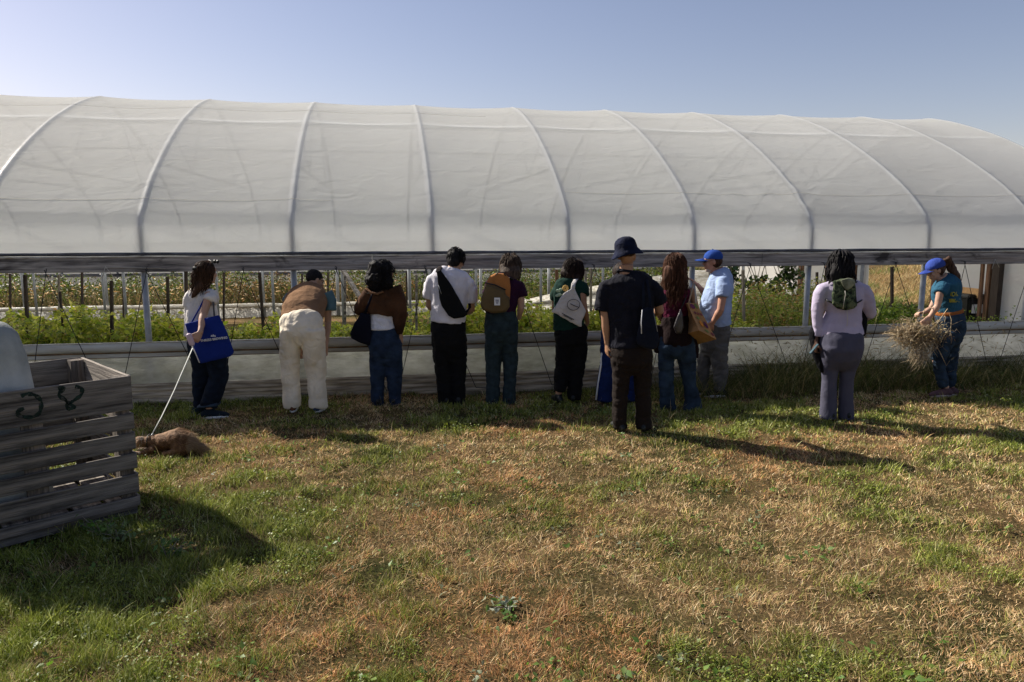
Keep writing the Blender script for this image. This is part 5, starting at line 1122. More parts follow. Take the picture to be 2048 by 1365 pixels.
P.leg([(1243, 720, 0), (1244, 775, .02), (1240, 852, 0)], (-.25, 1, 0), M['black'], shoe_len=.28); P.leg([(1284, 720, 0), (1287, 775, .02), (1288, 854, 0)], (.25, 1, 0), M['black'], shoe_len=.28)
P.garment('trousers', [[(1263, 686, 0, 40, .13), (1263, 705, 0, 41, .15), (1264, 722, 0, 41, .15), (1264, 738, 0, 30, .11), (1264, 748, 0, 14, .06)], [(1246, 705, 0, 22, .13), (1243, 737, 0, 20.5), (1241, 775, .02, 17.5), (1240, 815, .01, 15.5), (1240, 857, 0, 15)],
    [(1282, 705, 0, 22, .13), (1284, 737, 0, 20), (1286, 775, .02, 17), (1287, 815, .01, 16), (1288, 858, 0, 17)]], bz, disp=FOLD)
P.done_body('tan')
mb = MB(); mb.ell(P.hp(0, -.022, .04), (.084, .095, .075), P.hr); link('hair', remesh(mb, .008, 2, [(.004, (40, 40, 40), 3)]), M['hair_brown'], P.root)
hatm = cloth('navy hat', (.010, .015, .045), wrinkle=.7, var=.3)
mb = MB(); tl_ = Vector((-.22, 0, 1)).normalized(); hx_ = Vector((0, 1, 0)).cross(tl_)*-1; hx_ = Vector((1, 0, .22)).normalized(); c0 = P.p(1252, 499, .01)
rings = [(-.055, .150), (-.050, .152), (-.018, .128), (.0, .108), (.03, .106), (.07, .098), (.095, .082), (.112, .055), (.12, .02)]
n = 36; vs = []; fs = []
for z, r in rings+[(-.012, .100), (-.045, .140)][::-1]+[]: pass
prof_ = [(-.052, .150), (-.022, .128), (.0, .108), (.03, .106), (.07, .098), (.095, .082), (.112, .055), (.120, .018)]; inner = [(.110, .015), (.085, .07), (.03, .098), (-.004, .100), (-.030, .124), (-.058, .147)]
for z, r in prof_+inner:
    for k in range(n):
        a = 2*math.pi*k/n; fl = (1+.05*math.sin(2*a+1)) if r > .12 else 1; dz = -.012*math.cos(2*a)*(1 if r > .12 else 0)
        vs.append(c0+hx_*(math.cos(a)*r*fl)+Vector((0, 1, 0))*(math.sin(a)*r*fl*1.05)+tl_*(z+dz))
m_ = len(prof_+inner)
for i in range(m_):
    for k in range(n): fs.append((i*n+k, i*n+(k+1) % n, ((i+1) % m_)*n+(k+1) % n, ((i+1) % m_)*n+k))
mb.add(vs, fs); me = recalc(mb.mesh()); link('bucket_hat', me, hatm, P.root)
nv_ = cloth('navy denim bag', (.010, .014, .028), wrinkle=.6)
t = empty_at('tote_bag', P.p(1297, 700, -.16), 'dark navy tote with pale piping hanging from the bucket hat man\'s shoulder', 'tote bag')
bg_ = link('bag_body', slab([(1284, 618), (1296, 615), (1306, 617), (1311, 640), (1316, 665), (1318, 682), (1314, 696), (1306, 700), (1290, 697), (1276, 690), (1273, 680), (1278, 650)], -.19, .09, P), nv_, t)
ribbon(P, [(1284.5, 620, -.235), (1282.5, 645, -.250), (1283, 668, -.250)], .004, .003, M['white'], 'piping', bg_); ribbon(P, [(1306, 622, -.215), (1311, 645, -.225), (1315, 664, -.225)], .003, .003, cloth('grey piping', (.3, .3, .3)), 'piping', bg_)
ribbon(P, [(1287, 622, -.20), (1287, 590, -.17), (1286, 560, -.10), (1287, 548, .0)], .012, .004, nv_, 'strap', t); ribbon(P, [(1302, 622, -.20), (1299, 590, -.17), (1294, 562, -.11), (1291, 549, .0)], .012, .004, nv_, 'strap', t)

# ---- woman with long wavy brown hair
P = Person(1362, 820, 'woman with long wavy brown hair, magenta top and flared jeans seen from behind', 'people standing along the greenhouse')
P.head(P.p(1350, 532, .03), (.1, .98, 0), r=.10)
P.sec([(1351, 575, 0, 11), (1350, 555, .01, 11)])
P.sec([(1352, 572, 0, 20, .07), (1352, 580, 0, 29, .085), (1352, 600, 0, 27, .10), (1350, 635, 0, 24, .10), (1350, 680, 0, 29, .12)], shrink=.008, rnd=(1, 1))
mg = cloth('magenta knit', (.150, .012, .050), wrinkle=.9, var=.4, vscale=22)
P.garment('top', [[(1352, 592, 0, 28, .11), (1351, 605, 0, 28.5, .115), (1350, 625, 0, 26, .11), (1350, 640, 0, 25, .11)], [(1333, 578, -.03, 7, .05), (1334, 594, -.035, 10, .07)], [(1372, 578, -.03, 8, .05), (1370, 594, -.035, 10, .07)]], mg, disp=[(.006, (40, 40, 40), 2)])
P.arm(P.p(1322, 583, 0), P.p(1317, 625, .03), P.p(1330, 650, .18), hd=(.4, .8, -.2), n=(.5, 0, .5), k=.93, r=(.043, .036, .024))
P.arm(P.p(1383, 583, 0), P.p(1393, 622, .02), P.p(1396, 650, .12), hd=(.0, .7, -.6), n=(-.5, 0, .5), thumb=-1, k=.93, r=(.043, .036, .024))
P.garment('tied_jacket', [[(1349, 632, 0, 27, .12), (1349, 645, 0, 28, .13), (1350, 665, 0, 31, .145), (1352, 685, -.01, 33, .15), (1353, 696, -.02, 28, .13)], [(1318, 650, 0, 8), (1312, 680, .0, 9), (1314, 706, .0, 5)], [(1383, 670, 0, 8), (1390, 700, 0, 9), (1394, 718, 0, 4)]], cloth('dark maroon jacket', (.018, .008, .008), wrinkle=.9), disp=[(.014, (10, 10, 5), 2), (.007, (22, 22, 12), 6)])
fj = cloth('faded blue jeans', (.034, .060, .098), var=.35, vscale=8)
P.leg([(1334, 700, 0), (1333, 752, .02), (1336, 808, 0)], (-.1, 1, 0), M['black']); P.leg([(1370, 700, 0), (1376, 755, .02), (1385, 812, 0)], (.25, 1, 0), M['black'])
P.garment('flared_jeans', [[(1352, 670, 0, 33, .13), (1352, 690, 0, 37, .145), (1352, 706, 0, 36, .13), (1352, 716, 0, 24, .09)], [(1335, 690, 0, 20, .13), (1333, 715, 0, 17.5), (1332, 745, .02, 14), (1334, 775, .01, 15), (1336, 818, 0, 17)],
    [(1370, 690, 0, 20.5, .13), (1373, 715, 0, 18.5), (1377, 745, .02, 15.5), (1381, 780, .01, 15.5), (1386, 822, 0, 18.5)]], fj, disp=FOLD)
P.done_body('tan')
mb = MB(); mb.ell(P.hp(0, -.015, .02), (.098, .112, .112), P.hr); mb.loft([P.p(1350, 540, -.05), P.p(1349, 560, -.06), P.p(1351, 575, -.065), P.p(1354, 588, -.065)], [(.115, .07), (.135, .05), (.12, .04), (.07, .02)], side=(1, 0, 0), n=18, rnd=(1, 1))
hb_o = link('hair', remesh(mb, .010, 2, [(.010, (24, 24, 6), 3)]), M['hair_chest'], P.root)
P.strands('hair_strands', 900, M['hair_chest'], .50, .0027, .010, 16, parent=hb_o, spread=.05, seed=12, r0=1.14, steps=14, zmin=0, back=.1)
t = empty_at('paper_bag', P.p(1398, 690, -.18), 'brown kraft shopping bag printed with vegetables, tilted, on the magenta top woman\'s arm', 'paper bag')
kr = mat('kraft paper', (.40, .22, .09), .85, .12, 6, .15, 60, wrinkle=.35)
A_ = [P.p(1366, 610, .02), P.p(1374, 606, -.16), P.p(1393, 607, -.16), P.p(1386, 611, .06)]; B_ = [P.p(1362, 671, .0), P.p(1398, 661, -.30), P.p(1433, 679, -.22), P.p(1394, 690, .10)]
mid = A_[0].lerp(B_[0], .5).lerp(A_[1].lerp(B_[1], .55), .45)+Vector((.05, .03, .02))
mb = MB(); vs = A_+B_+[mid]
mb.add(vs, [(4, 5, 6, 7), (0, 8, 4), (8, 5, 4), (0, 1, 8), (1, 5, 8), (1, 2, 6, 5), (2, 3, 7, 6), (3, 0, 4, 7)])
me = mb.mesh(); bm = bmesh.new(); bm.from_mesh(me); bmesh.ops.recalc_face_normals(bm, faces=bm.faces); bmesh.ops.solidify(bm, geom=bm.faces[:], thickness=.003); bm.to_mesh(me); bm.free()
kb = link('bag_body', me, kr, t, smooth=False)
o0, ex, ey = A_[1], (A_[2]-A_[1]), (B_[1]-A_[1])
nn_ = (B_[2]-B_[1]).cross(A_[1]-B_[1]).normalized(); nn_ = nn_ if nn_.y < 0 else -nn_
def bagpt(s_, t_):
    top = A_[1].lerp(A_[2], s_); bot = B_[1].lerp(B_[2], s_); return top.lerp(bot, t_)+nn_*.006
for nm_, s_, t_, r1, r2, col in (('printed_beet', .35, .12, .030, .030, (.14, .03, .08)), ('printed_leaf', .75, .10, .018, .030, (.16, .22, .06)), ('printed_letters', .30, .34, .016, .016, (.20, .05, .06)), ('printed_letters', .55, .34, .016, .016, (.20, .05, .06)), ('printed_letters', .80, .34, .016, .016, (.20, .05, .06)),
      ('printed_leaf', .35, .50, .022, .018, (.16, .22, .06)), ('printed_carrot', .40, .68, .026, .036, (.62, .22, .03)), ('printed_eggplant', .72, .66, .026, .040, (.10, .02, .07)), ('printed_leaf', .55, .88, .03, .018, (.16, .20, .06)), ('printed_beet', .85, .90, .022, .022, (.16, .03, .05))):
    c_ = bagpt(s_, t_); xd = (bagpt(1, t_)-bagpt(0, t_)).normalized(); yd = (bagpt(s_, 1)-bagpt(s_, 0)).normalized(); mb = MB()
    mb.prism([c_+xd*math.cos(a)*r1*.8+yd*math.sin(a)*r2 for a in [2*math.pi*k/12 for k in range(12)]], nn_*.003); link(nm_, mb.mesh(), mat('print ink', col, .8, .1), kb, smooth=False)
ribbon(P, [(1377, 609, -.16), (1383, 585, -.10), (1387, 566, -.03), (1386, 562, .02)], .008, .003, cloth('paper handle', (.42, .30, .2)), 'handle', t); ribbon(P, [(1392, 609, -.16), (1391, 590, -.10), (1389, 568, -.02)], .008, .003, M['string'], 'handle', t)
hb2 = empty_at('hip_bag', P.p(1358, 665, -.16), 'small dark shiny hip bag on the magenta top woman, left of the paper bag', 'hip bag')
link('bag_body', slab([(1352, 640), (1361, 617), (1366, 630), (1368, 655), (1362, 668), (1352, 668), (1347, 655)], -.17, .07, P), mat('dark leather', (.03, .025, .028), .35, .2, 8, .4, 60, spec=.6), hb2)
ribbon(P, [(1361, 622, -.17), (1372, 595, -.11), (1376, 572, -.03)], .006, .003, M['black'], 'strap', hb2)

# ---- man with the blue cap, in profile
P = Person(1428, 789, 'man in royal blue baseball cap, light blue t-shirt and grey trousers turned left, smiling', 'people standing along the greenhouse')
P.head(P.p(1425, 523, 0), (-.97, .10, -.10), r=.103, eyes=True)
P.sec([(1440, 556, 0, 15, .07), (1433, 538, 0, 13, .06)])
P.sec([(1441, 570, 0, 22, .16), (1436, 600, 0, 26, .15), (1437, 645, 0, 21, .14)], shrink=.012, rnd=(1, 1))
lb = cloth('light blue tee', (.34, .44, .66), wrinkle=.8)
P.garment('t_shirt', [[(1437, 539, 0, 13, .07), (1439, 546, 0, 19, .14), (1441, 556, 0, 23, .19), (1440, 575, 0, 26, .185), (1434, 595, 0, 29, .175), (1431, 612, 0, 31, .17), (1434, 630, 0, 27, .165), (1437, 652, 0, 23, .16)],
    [(1446, 560, -.13, 15), (1448, 575, -.19, 14.5), (1445, 594, -.22, 13)], [(1436, 560, .14, 13), (1430, 578, .20, 12), (1427, 588, .23, 11)]], lb, disp=[(.010, (8, 8, 8), 2), (.010, (6, 6, 7), 110)])
P.arm(P.p(1446, 588, -.21), P.p(1441, 620, -.24), P.p(1425, 646, -.17), hd=(-.5, .3, -.8), n=(.2, 1, .1), curl=.5, r=(.050, .042, .029))
P.arm(P.p(1428, 582, .22), P.p(1410, 588, .26), P.p(1395, 570, .24), hd=(-.7, 0, .6), n=(0, 0, -1), curl=.3, r=(.048, .036, .026))
gt_ = cloth('grey work trousers', (.15, .145, .14), wrinkle=1, var=.2)
P.leg([(1418, 700, .05), (1407, 735, .06), (1407, 780, .08)], (-1, .15, 0), cloth('grey shoe', (.06, .06, .06)), 'shoe', M['white']); P.leg([(1438, 700, -.08), (1441, 735, -.08), (1439, 782, -.08)], (-1, -.05, 0), cloth('dark shoe', (.03, .03, .03)), 'shoe', M['white'])
P.garment('trousers', [[(1437, 648, 0, 22, .16), (1434, 665, 0, 24, .17), (1428, 685, 0, 27, .17), (1427, 702, 0, 24, .14), (1427, 712, 0, 14, .08)], [(1419, 690, .07, 17, .10), (1408, 725, .07, 14), (1405, 755, .07, 11.5), (1406, 781, .08, 10.5)],
    [(1437, 690, -.08, 19, .11), (1439, 725, -.08, 17), (1441, 755, -.08, 14), (1438, 783, -.08, 11)]], gt_, disp=[(.012, (8, 8, 10), 2), (.010, (6, 6, 11), 111)])
P.done_body('ruddy')
mb = MB(); mb.ell(P.hp(0, -.03, .0), (.085, .085, .082), P.hr); link('hair', remesh(mb, .008, 2, [(.004, (40, 40, 40), 3)]), M['hair_brown'], P.root)
M['stubble'] = mat('grey stubble', (.36, .28, .24), .8, .15, 30, .3, 120)
mb = MB(); mb.ell(P.hp(0, .045, -.088), (.046, .045, .032), P.hr); link('beard', remesh(mb, .007, 2, [(.002, (60, 60, 60), 1)]), M['stubble'], P.root)
def cap(P, m_, bill_w=.062):
    mb = MB(); mb.ell(P.hp(0, -.012, .045), (.092, .112, .088), P.hr, 20, 12); cp = remesh(mb, .009, 2, [(.002, (20, 20, 20), 2)])
    bm = bmesh.new(); bm.from_mesh(cp); pl = P.hp(0, 0, .028); bmesh.ops.bisect_plane(bm, geom=bm.verts[:]+bm.edges[:]+bm.faces[:], plane_co=pl, plane_no=(P.hu-P.hf*.12), clear_inner=True); bmesh.ops.solidify(bm, geom=bm.faces[:], thickness=.003); bm.to_mesh(cp); bm.free()
    o = link('cap', cp, m_, P.root); vs = []; fs = []; n_ = 14
    for lv in (0, 1):
        for i in range(n_+1):
            a = math.pi*(i/n_)-math.pi/2
            for q in (0, 1):
                x = math.sin(a)*(.080 if q == 0 else .074); y = (.055+math.cos(a)*.045) if q == 0 else (.070+math.cos(a)*.125)
                vs.append(P.hp(x, y, .045-.42*x*x/.08*1.0-(y-.1)*.12-lv*.006))
    for i in range(n_):
        a = i*2; b = (n_+1)*2
        fs += [(a, a+1, a+3, a+2), (b+a, b+a+2, b+a+3, b+a+1), (a+1, b+a+1, b+a+3, a+3), (a, a+2, b+a+2, b+a)]
    fs += [(0, b, b+1, 1), (2*n_, 2*n_+1, b+2*n_+1, b+2*n_)]; mb = MB(); mb.add(vs, fs); link('bill', recalc(mb.mesh()), m_, o)
    mb = MB(); mb.ell(P.hp(0, -.012, .134), (.008, .008, .005), P.hr, 8, 5); link('button', mb.mesh(), m_, o)
capm = cloth('royal blue cap', (.022, .070, .31), wrinkle=.3)
cap(P, capm)
mb = MB(); mb.loft([P.hp(-.078, -.02, .01), P.hp(-.07, .08, .012)], [.003]*2, n=5); mb.ell(P.hp(-.03, .098, .002), (.020, .004, .013), P.hr, 10, 6); link('glasses', mb.mesh(), M['black'], P.root)

# ---- woman in lilac with a camouflage backpack
P = Person(1684, 843, 'woman in lilac long-sleeved top and plum flared leggings, locs under a black cap', 'people standing along the greenhouse')
P.head(P.p(1681, 528, .02), (.12, .98, .02), r=.10)
P.sec([(1683, 580, 0, 12), (1682, 552, .01, 12)])
P.sec([(1685, 590, 0, 38, .11), (1686, 625, 0, 33, .12), (1683, 672, 0, 40, .14)], shrink=.01, rnd=(1, 1))
lil = cloth('lilac jersey', (.47, .42, .55), wrinkle=.35)
P.garment('long_sleeved_top', [[(1684, 558, .01, 17, .07), (1684, 564, 0, 32, .085), (1685, 575, 0, 42, .12), (1686, 595, 0, 41, .14), (1687, 612, 0, 36, .135), (1687, 626, 0, 34, .13), (1684, 645, 0, 38, .145), (1682, 662, 0, 43, .155), (1682, 671, 0, 44.5, .16)],
    [(1650, 573, 0, 15), (1642, 590, 0, 15.5), (1637, 612, 0, 13.5), (1634, 635, .0, 10.5), (1635, 658, .0, 9), (1633, 674, -.01, 7)],
    [(1721, 573, 0, 15), (1731, 592, 0, 15), (1737, 612, .02, 13.5), (1740, 628, .05, 12), (1733, 634, .18, 9), (1724, 636, .28, 7)]], lil, smooth=8, disp=[(.005, (8, 8, 16), 2), (.003, (20, 20, 30), 6)])
P.arm(P.p(1637, 612, 0), P.p(1635, 645, 0), P.p(1632, 682, -.01), hd=(-.18, -.1, -1), n=(1, .3, 0), curl=.9, r=(.04, .036, .027))
P.arm(P.p(1738, 612, .02), P.p(1739, 628, .06), P.p(1722, 636, .29), hd=(-.5, .8, 0), n=(-.3, 0, 1), thumb=-1, r=(.04, .036, .027))
pl_ = cloth('plum leggings', (.105, .104, .150), wrinkle=.3, bscale=260)
P.leg([(1662, 712, 0), (1660, 765, .02), (1659, 834, 0)], (-.1, 1, 0), M['black']); P.leg([(1702, 712, 0), (1694, 765, .02), (1693, 835, 0)], (.1, 1, 0), M['black'])
P.garment('flared_leggings', [[(1682, 664, 0, 42, .15), (1682, 680, -.02, 43, .17), (1682, 698, -.03, 43, .18), (1682, 715, -.02, 40, .155), (1682, 728, 0, 32, .12), (1682, 740, 0, 16, .07)],
    [(1662, 690, -.03, 23, .16), (1661, 715, -.02, 21.5, .13), (1660, 740, .01, 17.5), (1659, 760, .01, 15), (1657, 792, .01, 16), (1656, 838, 0, 18)], [(1702, 690, -.03, 23, .16), (1700, 715, -.02, 21, .13), (1696, 740, .01, 16.5), (1693, 760, .01, 14.5), (1692, 792, .01, 14.5), (1692, 839, 0, 16.5)]], pl_, smooth=10, disp=[(.005, (10, 10, 6), 2), (.003, (26, 26, 14), 6)])
P.done_body('dark')
mb = MB(); mb.ell(P.hp(0, -.015, .02), (.098, .110, .108), P.hr); mb.loft([P.p(1682, 535, -.05), P.p(1682, 550, -.08), P.p(1682, 562, -.09)], [(.10, .07), (.115, .05), (.10, .03)], side=(1, 0, 0), n=16, rnd=(1, 1))
hb_o = link('locs', remesh(mb, .010, 2, [(.008, (30, 30, 8), 3)]), M['hair_black'], P.root)
P.strands('loc_strands', 150, M['hair_black'], .30, .0085, .010, 12, parent=hb_o, spread=.08, seed=15, r0=1.16, steps=9, zmin=-.1, back=.1, sides=5)
mb = MB(); mb.ell(P.hp(0, -.01, .04), (.102, .116, .098), P.hr); cp = remesh(mb, .009, 2); bm = bmesh.new(); bm.from_mesh(cp); bmesh.ops.bisect_plane(bm, geom=bm.verts[:]+bm.edges[:]+bm.faces[:], plane_co=P.hp(0, 0, .075), plane_no=(P.hu+P.hf*.15), clear_inner=True); bmesh.ops.solidify(bm, geom=bm.faces[:], thickness=.004); bm.to_mesh(cp); bm.free(); link('cap', cp, cloth('black cap', (.012, .012, .014)), P.root)
cmf = cloth('camouflage', (.05, .07, .035), wrinkle=.5); 
Nn = cmf.node_tree.nodes; r_ = [x for x in Nn if x.type == 'VALTORGB'][0].color_ramp; [x for x in Nn if x.type == 'TEX_NOISE'][0].inputs['Scale'].default_value = 14
r_.interpolation = 'CONSTANT'; r_.elements[0].position = 0; r_.elements[0].color = (.012, .016, .012, 1); r_.elements[1].position = .44; r_.elements[1].color = (.045, .065, .035, 1)
e_ = r_.elements.new(.54); e_.color = (.10, .12, .065, 1); e_ = r_.elements.new(.62); e_.color = (.02, .03, .018, 1)
t = empty_at('backpack', P.p(1690, 621, -.16), 'small camouflage drawstring backpack with flap on the lilac top', 'backpack')
bg_ = link('bag_body', slab([(1667, 562), (1684, 558), (1706, 560), (1711, 575), (1713, 596), (1715, 612), (1708, 618), (1692, 621), (1674, 617), (1665, 609), (1664, 590)], -.17, .14, P, disp=[(.008, (12, 12, 12), 9)]), cmf, t)
link('flap', slab([(1680, 560), (1695, 556), (1708, 559), (1711, 566), (1703, 576), (1694, 582), (1687, 576)], -.245, .035, P), mat('pale camouflage', (.22, .23, .16), .9, .3, 14, .3, 60, col2=(.09, .10, .06)), bg_)
ribbon(P, [(1690, 582, -.27), (1691, 590, -.275), (1688, 605, -.27), (1686, 618, -.25)], .0035, .003, M['string'], 'drawcord', bg_); ribbon(P, [(1694, 622, -.19), (1695, 635, -.165), (1694, 653, -.175)], .003, .003, M['string'], 'drawcord', bg_)
ribbon(P, [(1669, 566, -.12), (1664, 560, .0), (1660, 585, .12)], .018, .005, M['black'], 'shoulder_strap', t); ribbon(P, [(1709, 566, -.12), (1714, 562, .0), (1716, 585, .12)], .018, .005, M['black'], 'shoulder_strap', t)
ribbon(P, [(1667, 607, -.14), (1655, 602, -.12), (1647, 597, -.02)], .008, .004, M['black'], 'side_strap', t, side=(0, 0, 1)); ribbon(P, [(1713, 607, -.14), (1722, 602, -.12), (1729, 597, -.02)], .008, .004, M['black'], 'side_strap', t, side=(0, 0, 1))
blk = cloth('black wrap', (.007, .007, .010), wrinkle=.8)
t = tag(link('draped_jacket', remesh((lambda mb: (P.sec([(1640, 640, .06, 9, .04), (1631, 665, .02, 14, .05), (1636, 700, .02, 13, .05), (1643, 730, .0, 9, .04), (1646, 745, 0, 5, .03)], mb), P.sec([(1727, 600, .06, 5, .04), (1726, 630, .07, 8, .05), (1726, 655, .06, 6, .04), (1726, 672, .06, 3, .03)], mb), mb)[-1])(MB()), .010, 2, [(.012, (14, 14, 5), 3)]), blk), 'black jacket hanging over the arm of the woman in lilac', 'jacket')
ph = P.p(1628, 698, -.09); mb = MB(); mb.box((0, 0, 0), (.004, .030, .060)); me = mb.mesh(); me.transform(Matrix.Translation(ph) @ Matrix.Rotation(R(38), 4, 'Y') @ Matrix.Rotation(R(-8), 4, 'Z'))
tag(link('phone', me, mat('pale blue case', (.02, .055, .075), .6, .03), smooth=False), 'pale blue phone held low in the left hand of the woman in lilac', 'phone')

# ---- woman with the blue cap carrying dry stalks
P = Person(1895, 791, 'woman in blue cap with ponytail, teal t-shirt and jeans, walking left carrying stalks', 'people standing along the greenhouse')
P.head(P.p(1871, 540, 0), (-.92, .05, -.42), u=(-.40, 0, .9), r=.098, eyes=True)
P.sec([(1893, 570, 0, 12, .06), (1882, 552, 0, 12, .055)])
P.sec([(1892, 582, 0, 20, .13), (1897, 605, 0, 19, .12), (1902, 640, 0, 24, .14)], shrink=.01, rnd=(1, 1))
te = cloth('teal tee', (.035, .135, .220), wrinkle=.8)
tsh = P.garment('t_shirt', [[(1887, 552, 0, 11, .06), (1890, 557, 0, 17, .12), (1893, 566, 0, 24, .16), (1893, 580, 0, 27, .16), (1893, 596, 0, 26, .15), (1896, 610, 0, 24, .145), (1900, 624, 0, 22, .145)],
    [(1888, 570, -.12, 12), (1883, 580, -.16, 12), (1879, 587, -.18, 11)], [(1886, 570, .12, 12), (1878, 582, .17, 11), (1874, 592, .19, 10.5)]], te, disp=[(.009, (9, 9, 12), 2), (.009, (6, 6, 9), 115)])
P.arm(P.p(1881, 583, -.18), P.p(1875, 612, -.20), P.p(1860, 634, -.20), hd=(-.65, -.05, -.7), n=(.2, .9, -.1), curl=.7, k=.93, r=(.044, .036, .025))
P.arm(P.p(1877, 588, .18), P.p(1862, 618, .18), P.p(1848, 626, .12), hd=(-.9, -.2, 0), n=(0, -.3, -1), curl=.9, k=.93, r=(.042, .034, .024), thumb=-1)
P.garment('belt', [[(1898, 620, 0, 24.5, .15), (1899, 628, 0, 25, .152)]], cloth('orange leather belt', (.32, .11, .03)), disp=[(.001, (9, 9, 9), 1)])
wj = cloth('worn blue jeans', (.035, .065, .110), wrinkle=1, var=.35, vscale=10)
P.leg([(1890, 690, -.08), (1872, 722, -.09), (1892, 774, -.09)], (-1, -.05, 0), cloth('plum running shoe', (.16, .09, .10)), 'shoe', cloth('pale sole', (.45, .36, .34)))
P.leg([(1905, 690, .08), (1902, 725, .09), (1903, 772, .09)], (-1, .1, 0), cloth('plum running shoe', (.16, .09, .10)), 'shoe', cloth('pale sole', (.45, .36, .34)))
P.garment('jeans', [[(1899, 627, 0, 25, .145), (1900, 640, 0, 27, .16), (1901, 655, 0, 27, .165), (1898, 672, 0, 26, .16), (1896, 684, 0, 22, .13), (1894, 692, 0, 12, .08)], [(1894, 665, -.07, 20, .10), (1886, 690, -.08, 17.5), (1877, 715, -.09, 14), (1880, 742, -.09, 11.5), (1889, 774, -.09, 9.5)],
    [(1905, 665, .07, 21, .10), (1902, 695, .08, 17), (1900, 725, .09, 14), (1901, 750, .09, 11), (1902, 774, .09, 9.5)]], wj, disp=[(.011, (9, 9, 9), 2), (.011, (6, 6, 13), 112)])
P.done_body('fair')
mb = MB(); mb.ell(P.hp(0, -.03, .01), (.086, .088, .088), P.hr); mb.loft([P.hp(0, -.10, .05), P.hp(0, -.16, .07), P.p(1905, 540, 0), P.p(1911, 557, 0), P.p(1915, 573, 0), P.p(1917, 582, 0)], [.03, .042, .050, .050, .038, .012], n=14, rnd=(1, 1))
hb_o = link('ponytail_hair', remesh(mb, .009, 2, [(.016, (22, 22, 16), 3), (.006, (50, 50, 30), 5)]), M['hair_grey'] if 0 else hairmat('grey chestnut hair', (.075, .042, .028)), P.root)
cap(P, cloth('violet blue cap', (.04, .075, .33), wrinkle=.4))
for i, (tx, px, py, sz) in enumerate((('OR', 1911, 590, .075), ('TRUC', 1911, 602, .060))):
    flat_text(tx, sz, cloth('yellow print', (.45, .42, .08)), 'shirt_lettering', tsh, P.p(px-3, py+3, -.150), (.93, .36, 0), (0, 0, 1), th=.012)
# armful of dry stalks
def stalks():
    c = P.p(1843, 665, -.12); mb = MB(); rg = random.Random(5); mb2 = MB()
    for i in range(760):
        q_ = rg.gauss(0, 1); p0 = c+Vector((-.045+q_*.135, rg.gauss(0, .07), rg.gauss(0, .066)-q_*.0+.02*math.sin(q_*5)))
        an = rg.uniform(0, 6.28); el = rg.gauss(0, .5); L_ = rg.uniform(.06, .26); d = Vector((math.cos(an)*math.cos(el), math.sin(an)*math.cos(el)*.7, math.sin(el)-.1))
        b = Vector((rg.gauss(0, .022), rg.gauss(0, .022), rg.gauss(0, .03)-.01)); r = rg.choice((.0016, .002, .0026, .0034))
        dr = Vector((0, 0, -abs(L_)*.28)); (mb if i % 4 else mb2).loft([p0-d*L_*.5+dr, p0+b, p0+d*L_*.25+b*.5, p0+d*L_*.5+dr], [r, r*.9, r*.8, r*.5], n=4)
    for i in range(130):    # hanging part
        t0 = rg.uniform(0, 1); p0 = c.lerp(P.p(1845, 712, -.14), t0)+Vector((rg.gauss(.02, .05), rg.gauss(0, .05), 0)); tip = p0+Vector((rg.gauss(-.09, .08), rg.gauss(-.02, .05), -rg.uniform(.06, .24)))
        if tip.z < .22: tip.z = .22+rg.uniform(0, .05)
        mb.loft([p0, p0.lerp(tip, .5)+Vector((rg.gauss(0, .02), 0, 0)), tip], [.003, .0026, .0012], n=4)
    for pts in ([(1872, 650), (1895, 618), (1903, 640), (1901, 665), (1885, 660)], [(1870, 640), (1862, 612), (1850, 618), (1842, 640)], [(1862, 672), (1880, 705), (1893, 732), (1899, 722)], [(1850, 655), (1866, 618), (1872, 640)], [(1860, 700), (1844, 725), (1834, 745)], [(1850, 690), (1838, 715), (1822, 738)]):
        mb.loft([P.p(x, y, -.20) for x, y in pts], [.0042]*(len(pts)-1)+[.002], n=5)
    t = empty_at('stalk_bundle', c-Vector((0, 0, .25)), 'armful of tangled dry tan stalks carried by the woman in the blue cap', 'dry stalks')
    link('stalks', mb.mesh(), mat('dry stalk', (.38, .30, .19), .9, .25, 20, .2, 60), t); link('dark_stalks', mb2.mesh(), mat('brown stalk', (.20, .13, .06), .9, .3, 20, .2, 60), t)
    n = 700; pp = np.array(c)+RNG.normal(0, 1, (n, 3))*np.array([.13, .09, .09]); me = leaves('dl', pp, RNG.uniform(.02, .05, n), palette(n, [(.36, .26, .13), (.22, .17, .07), (.5, .4, .22)], [3, 2, 1]), 0, .35)
    link('withered_leaves', me, M['leaf'], t)
stalks()
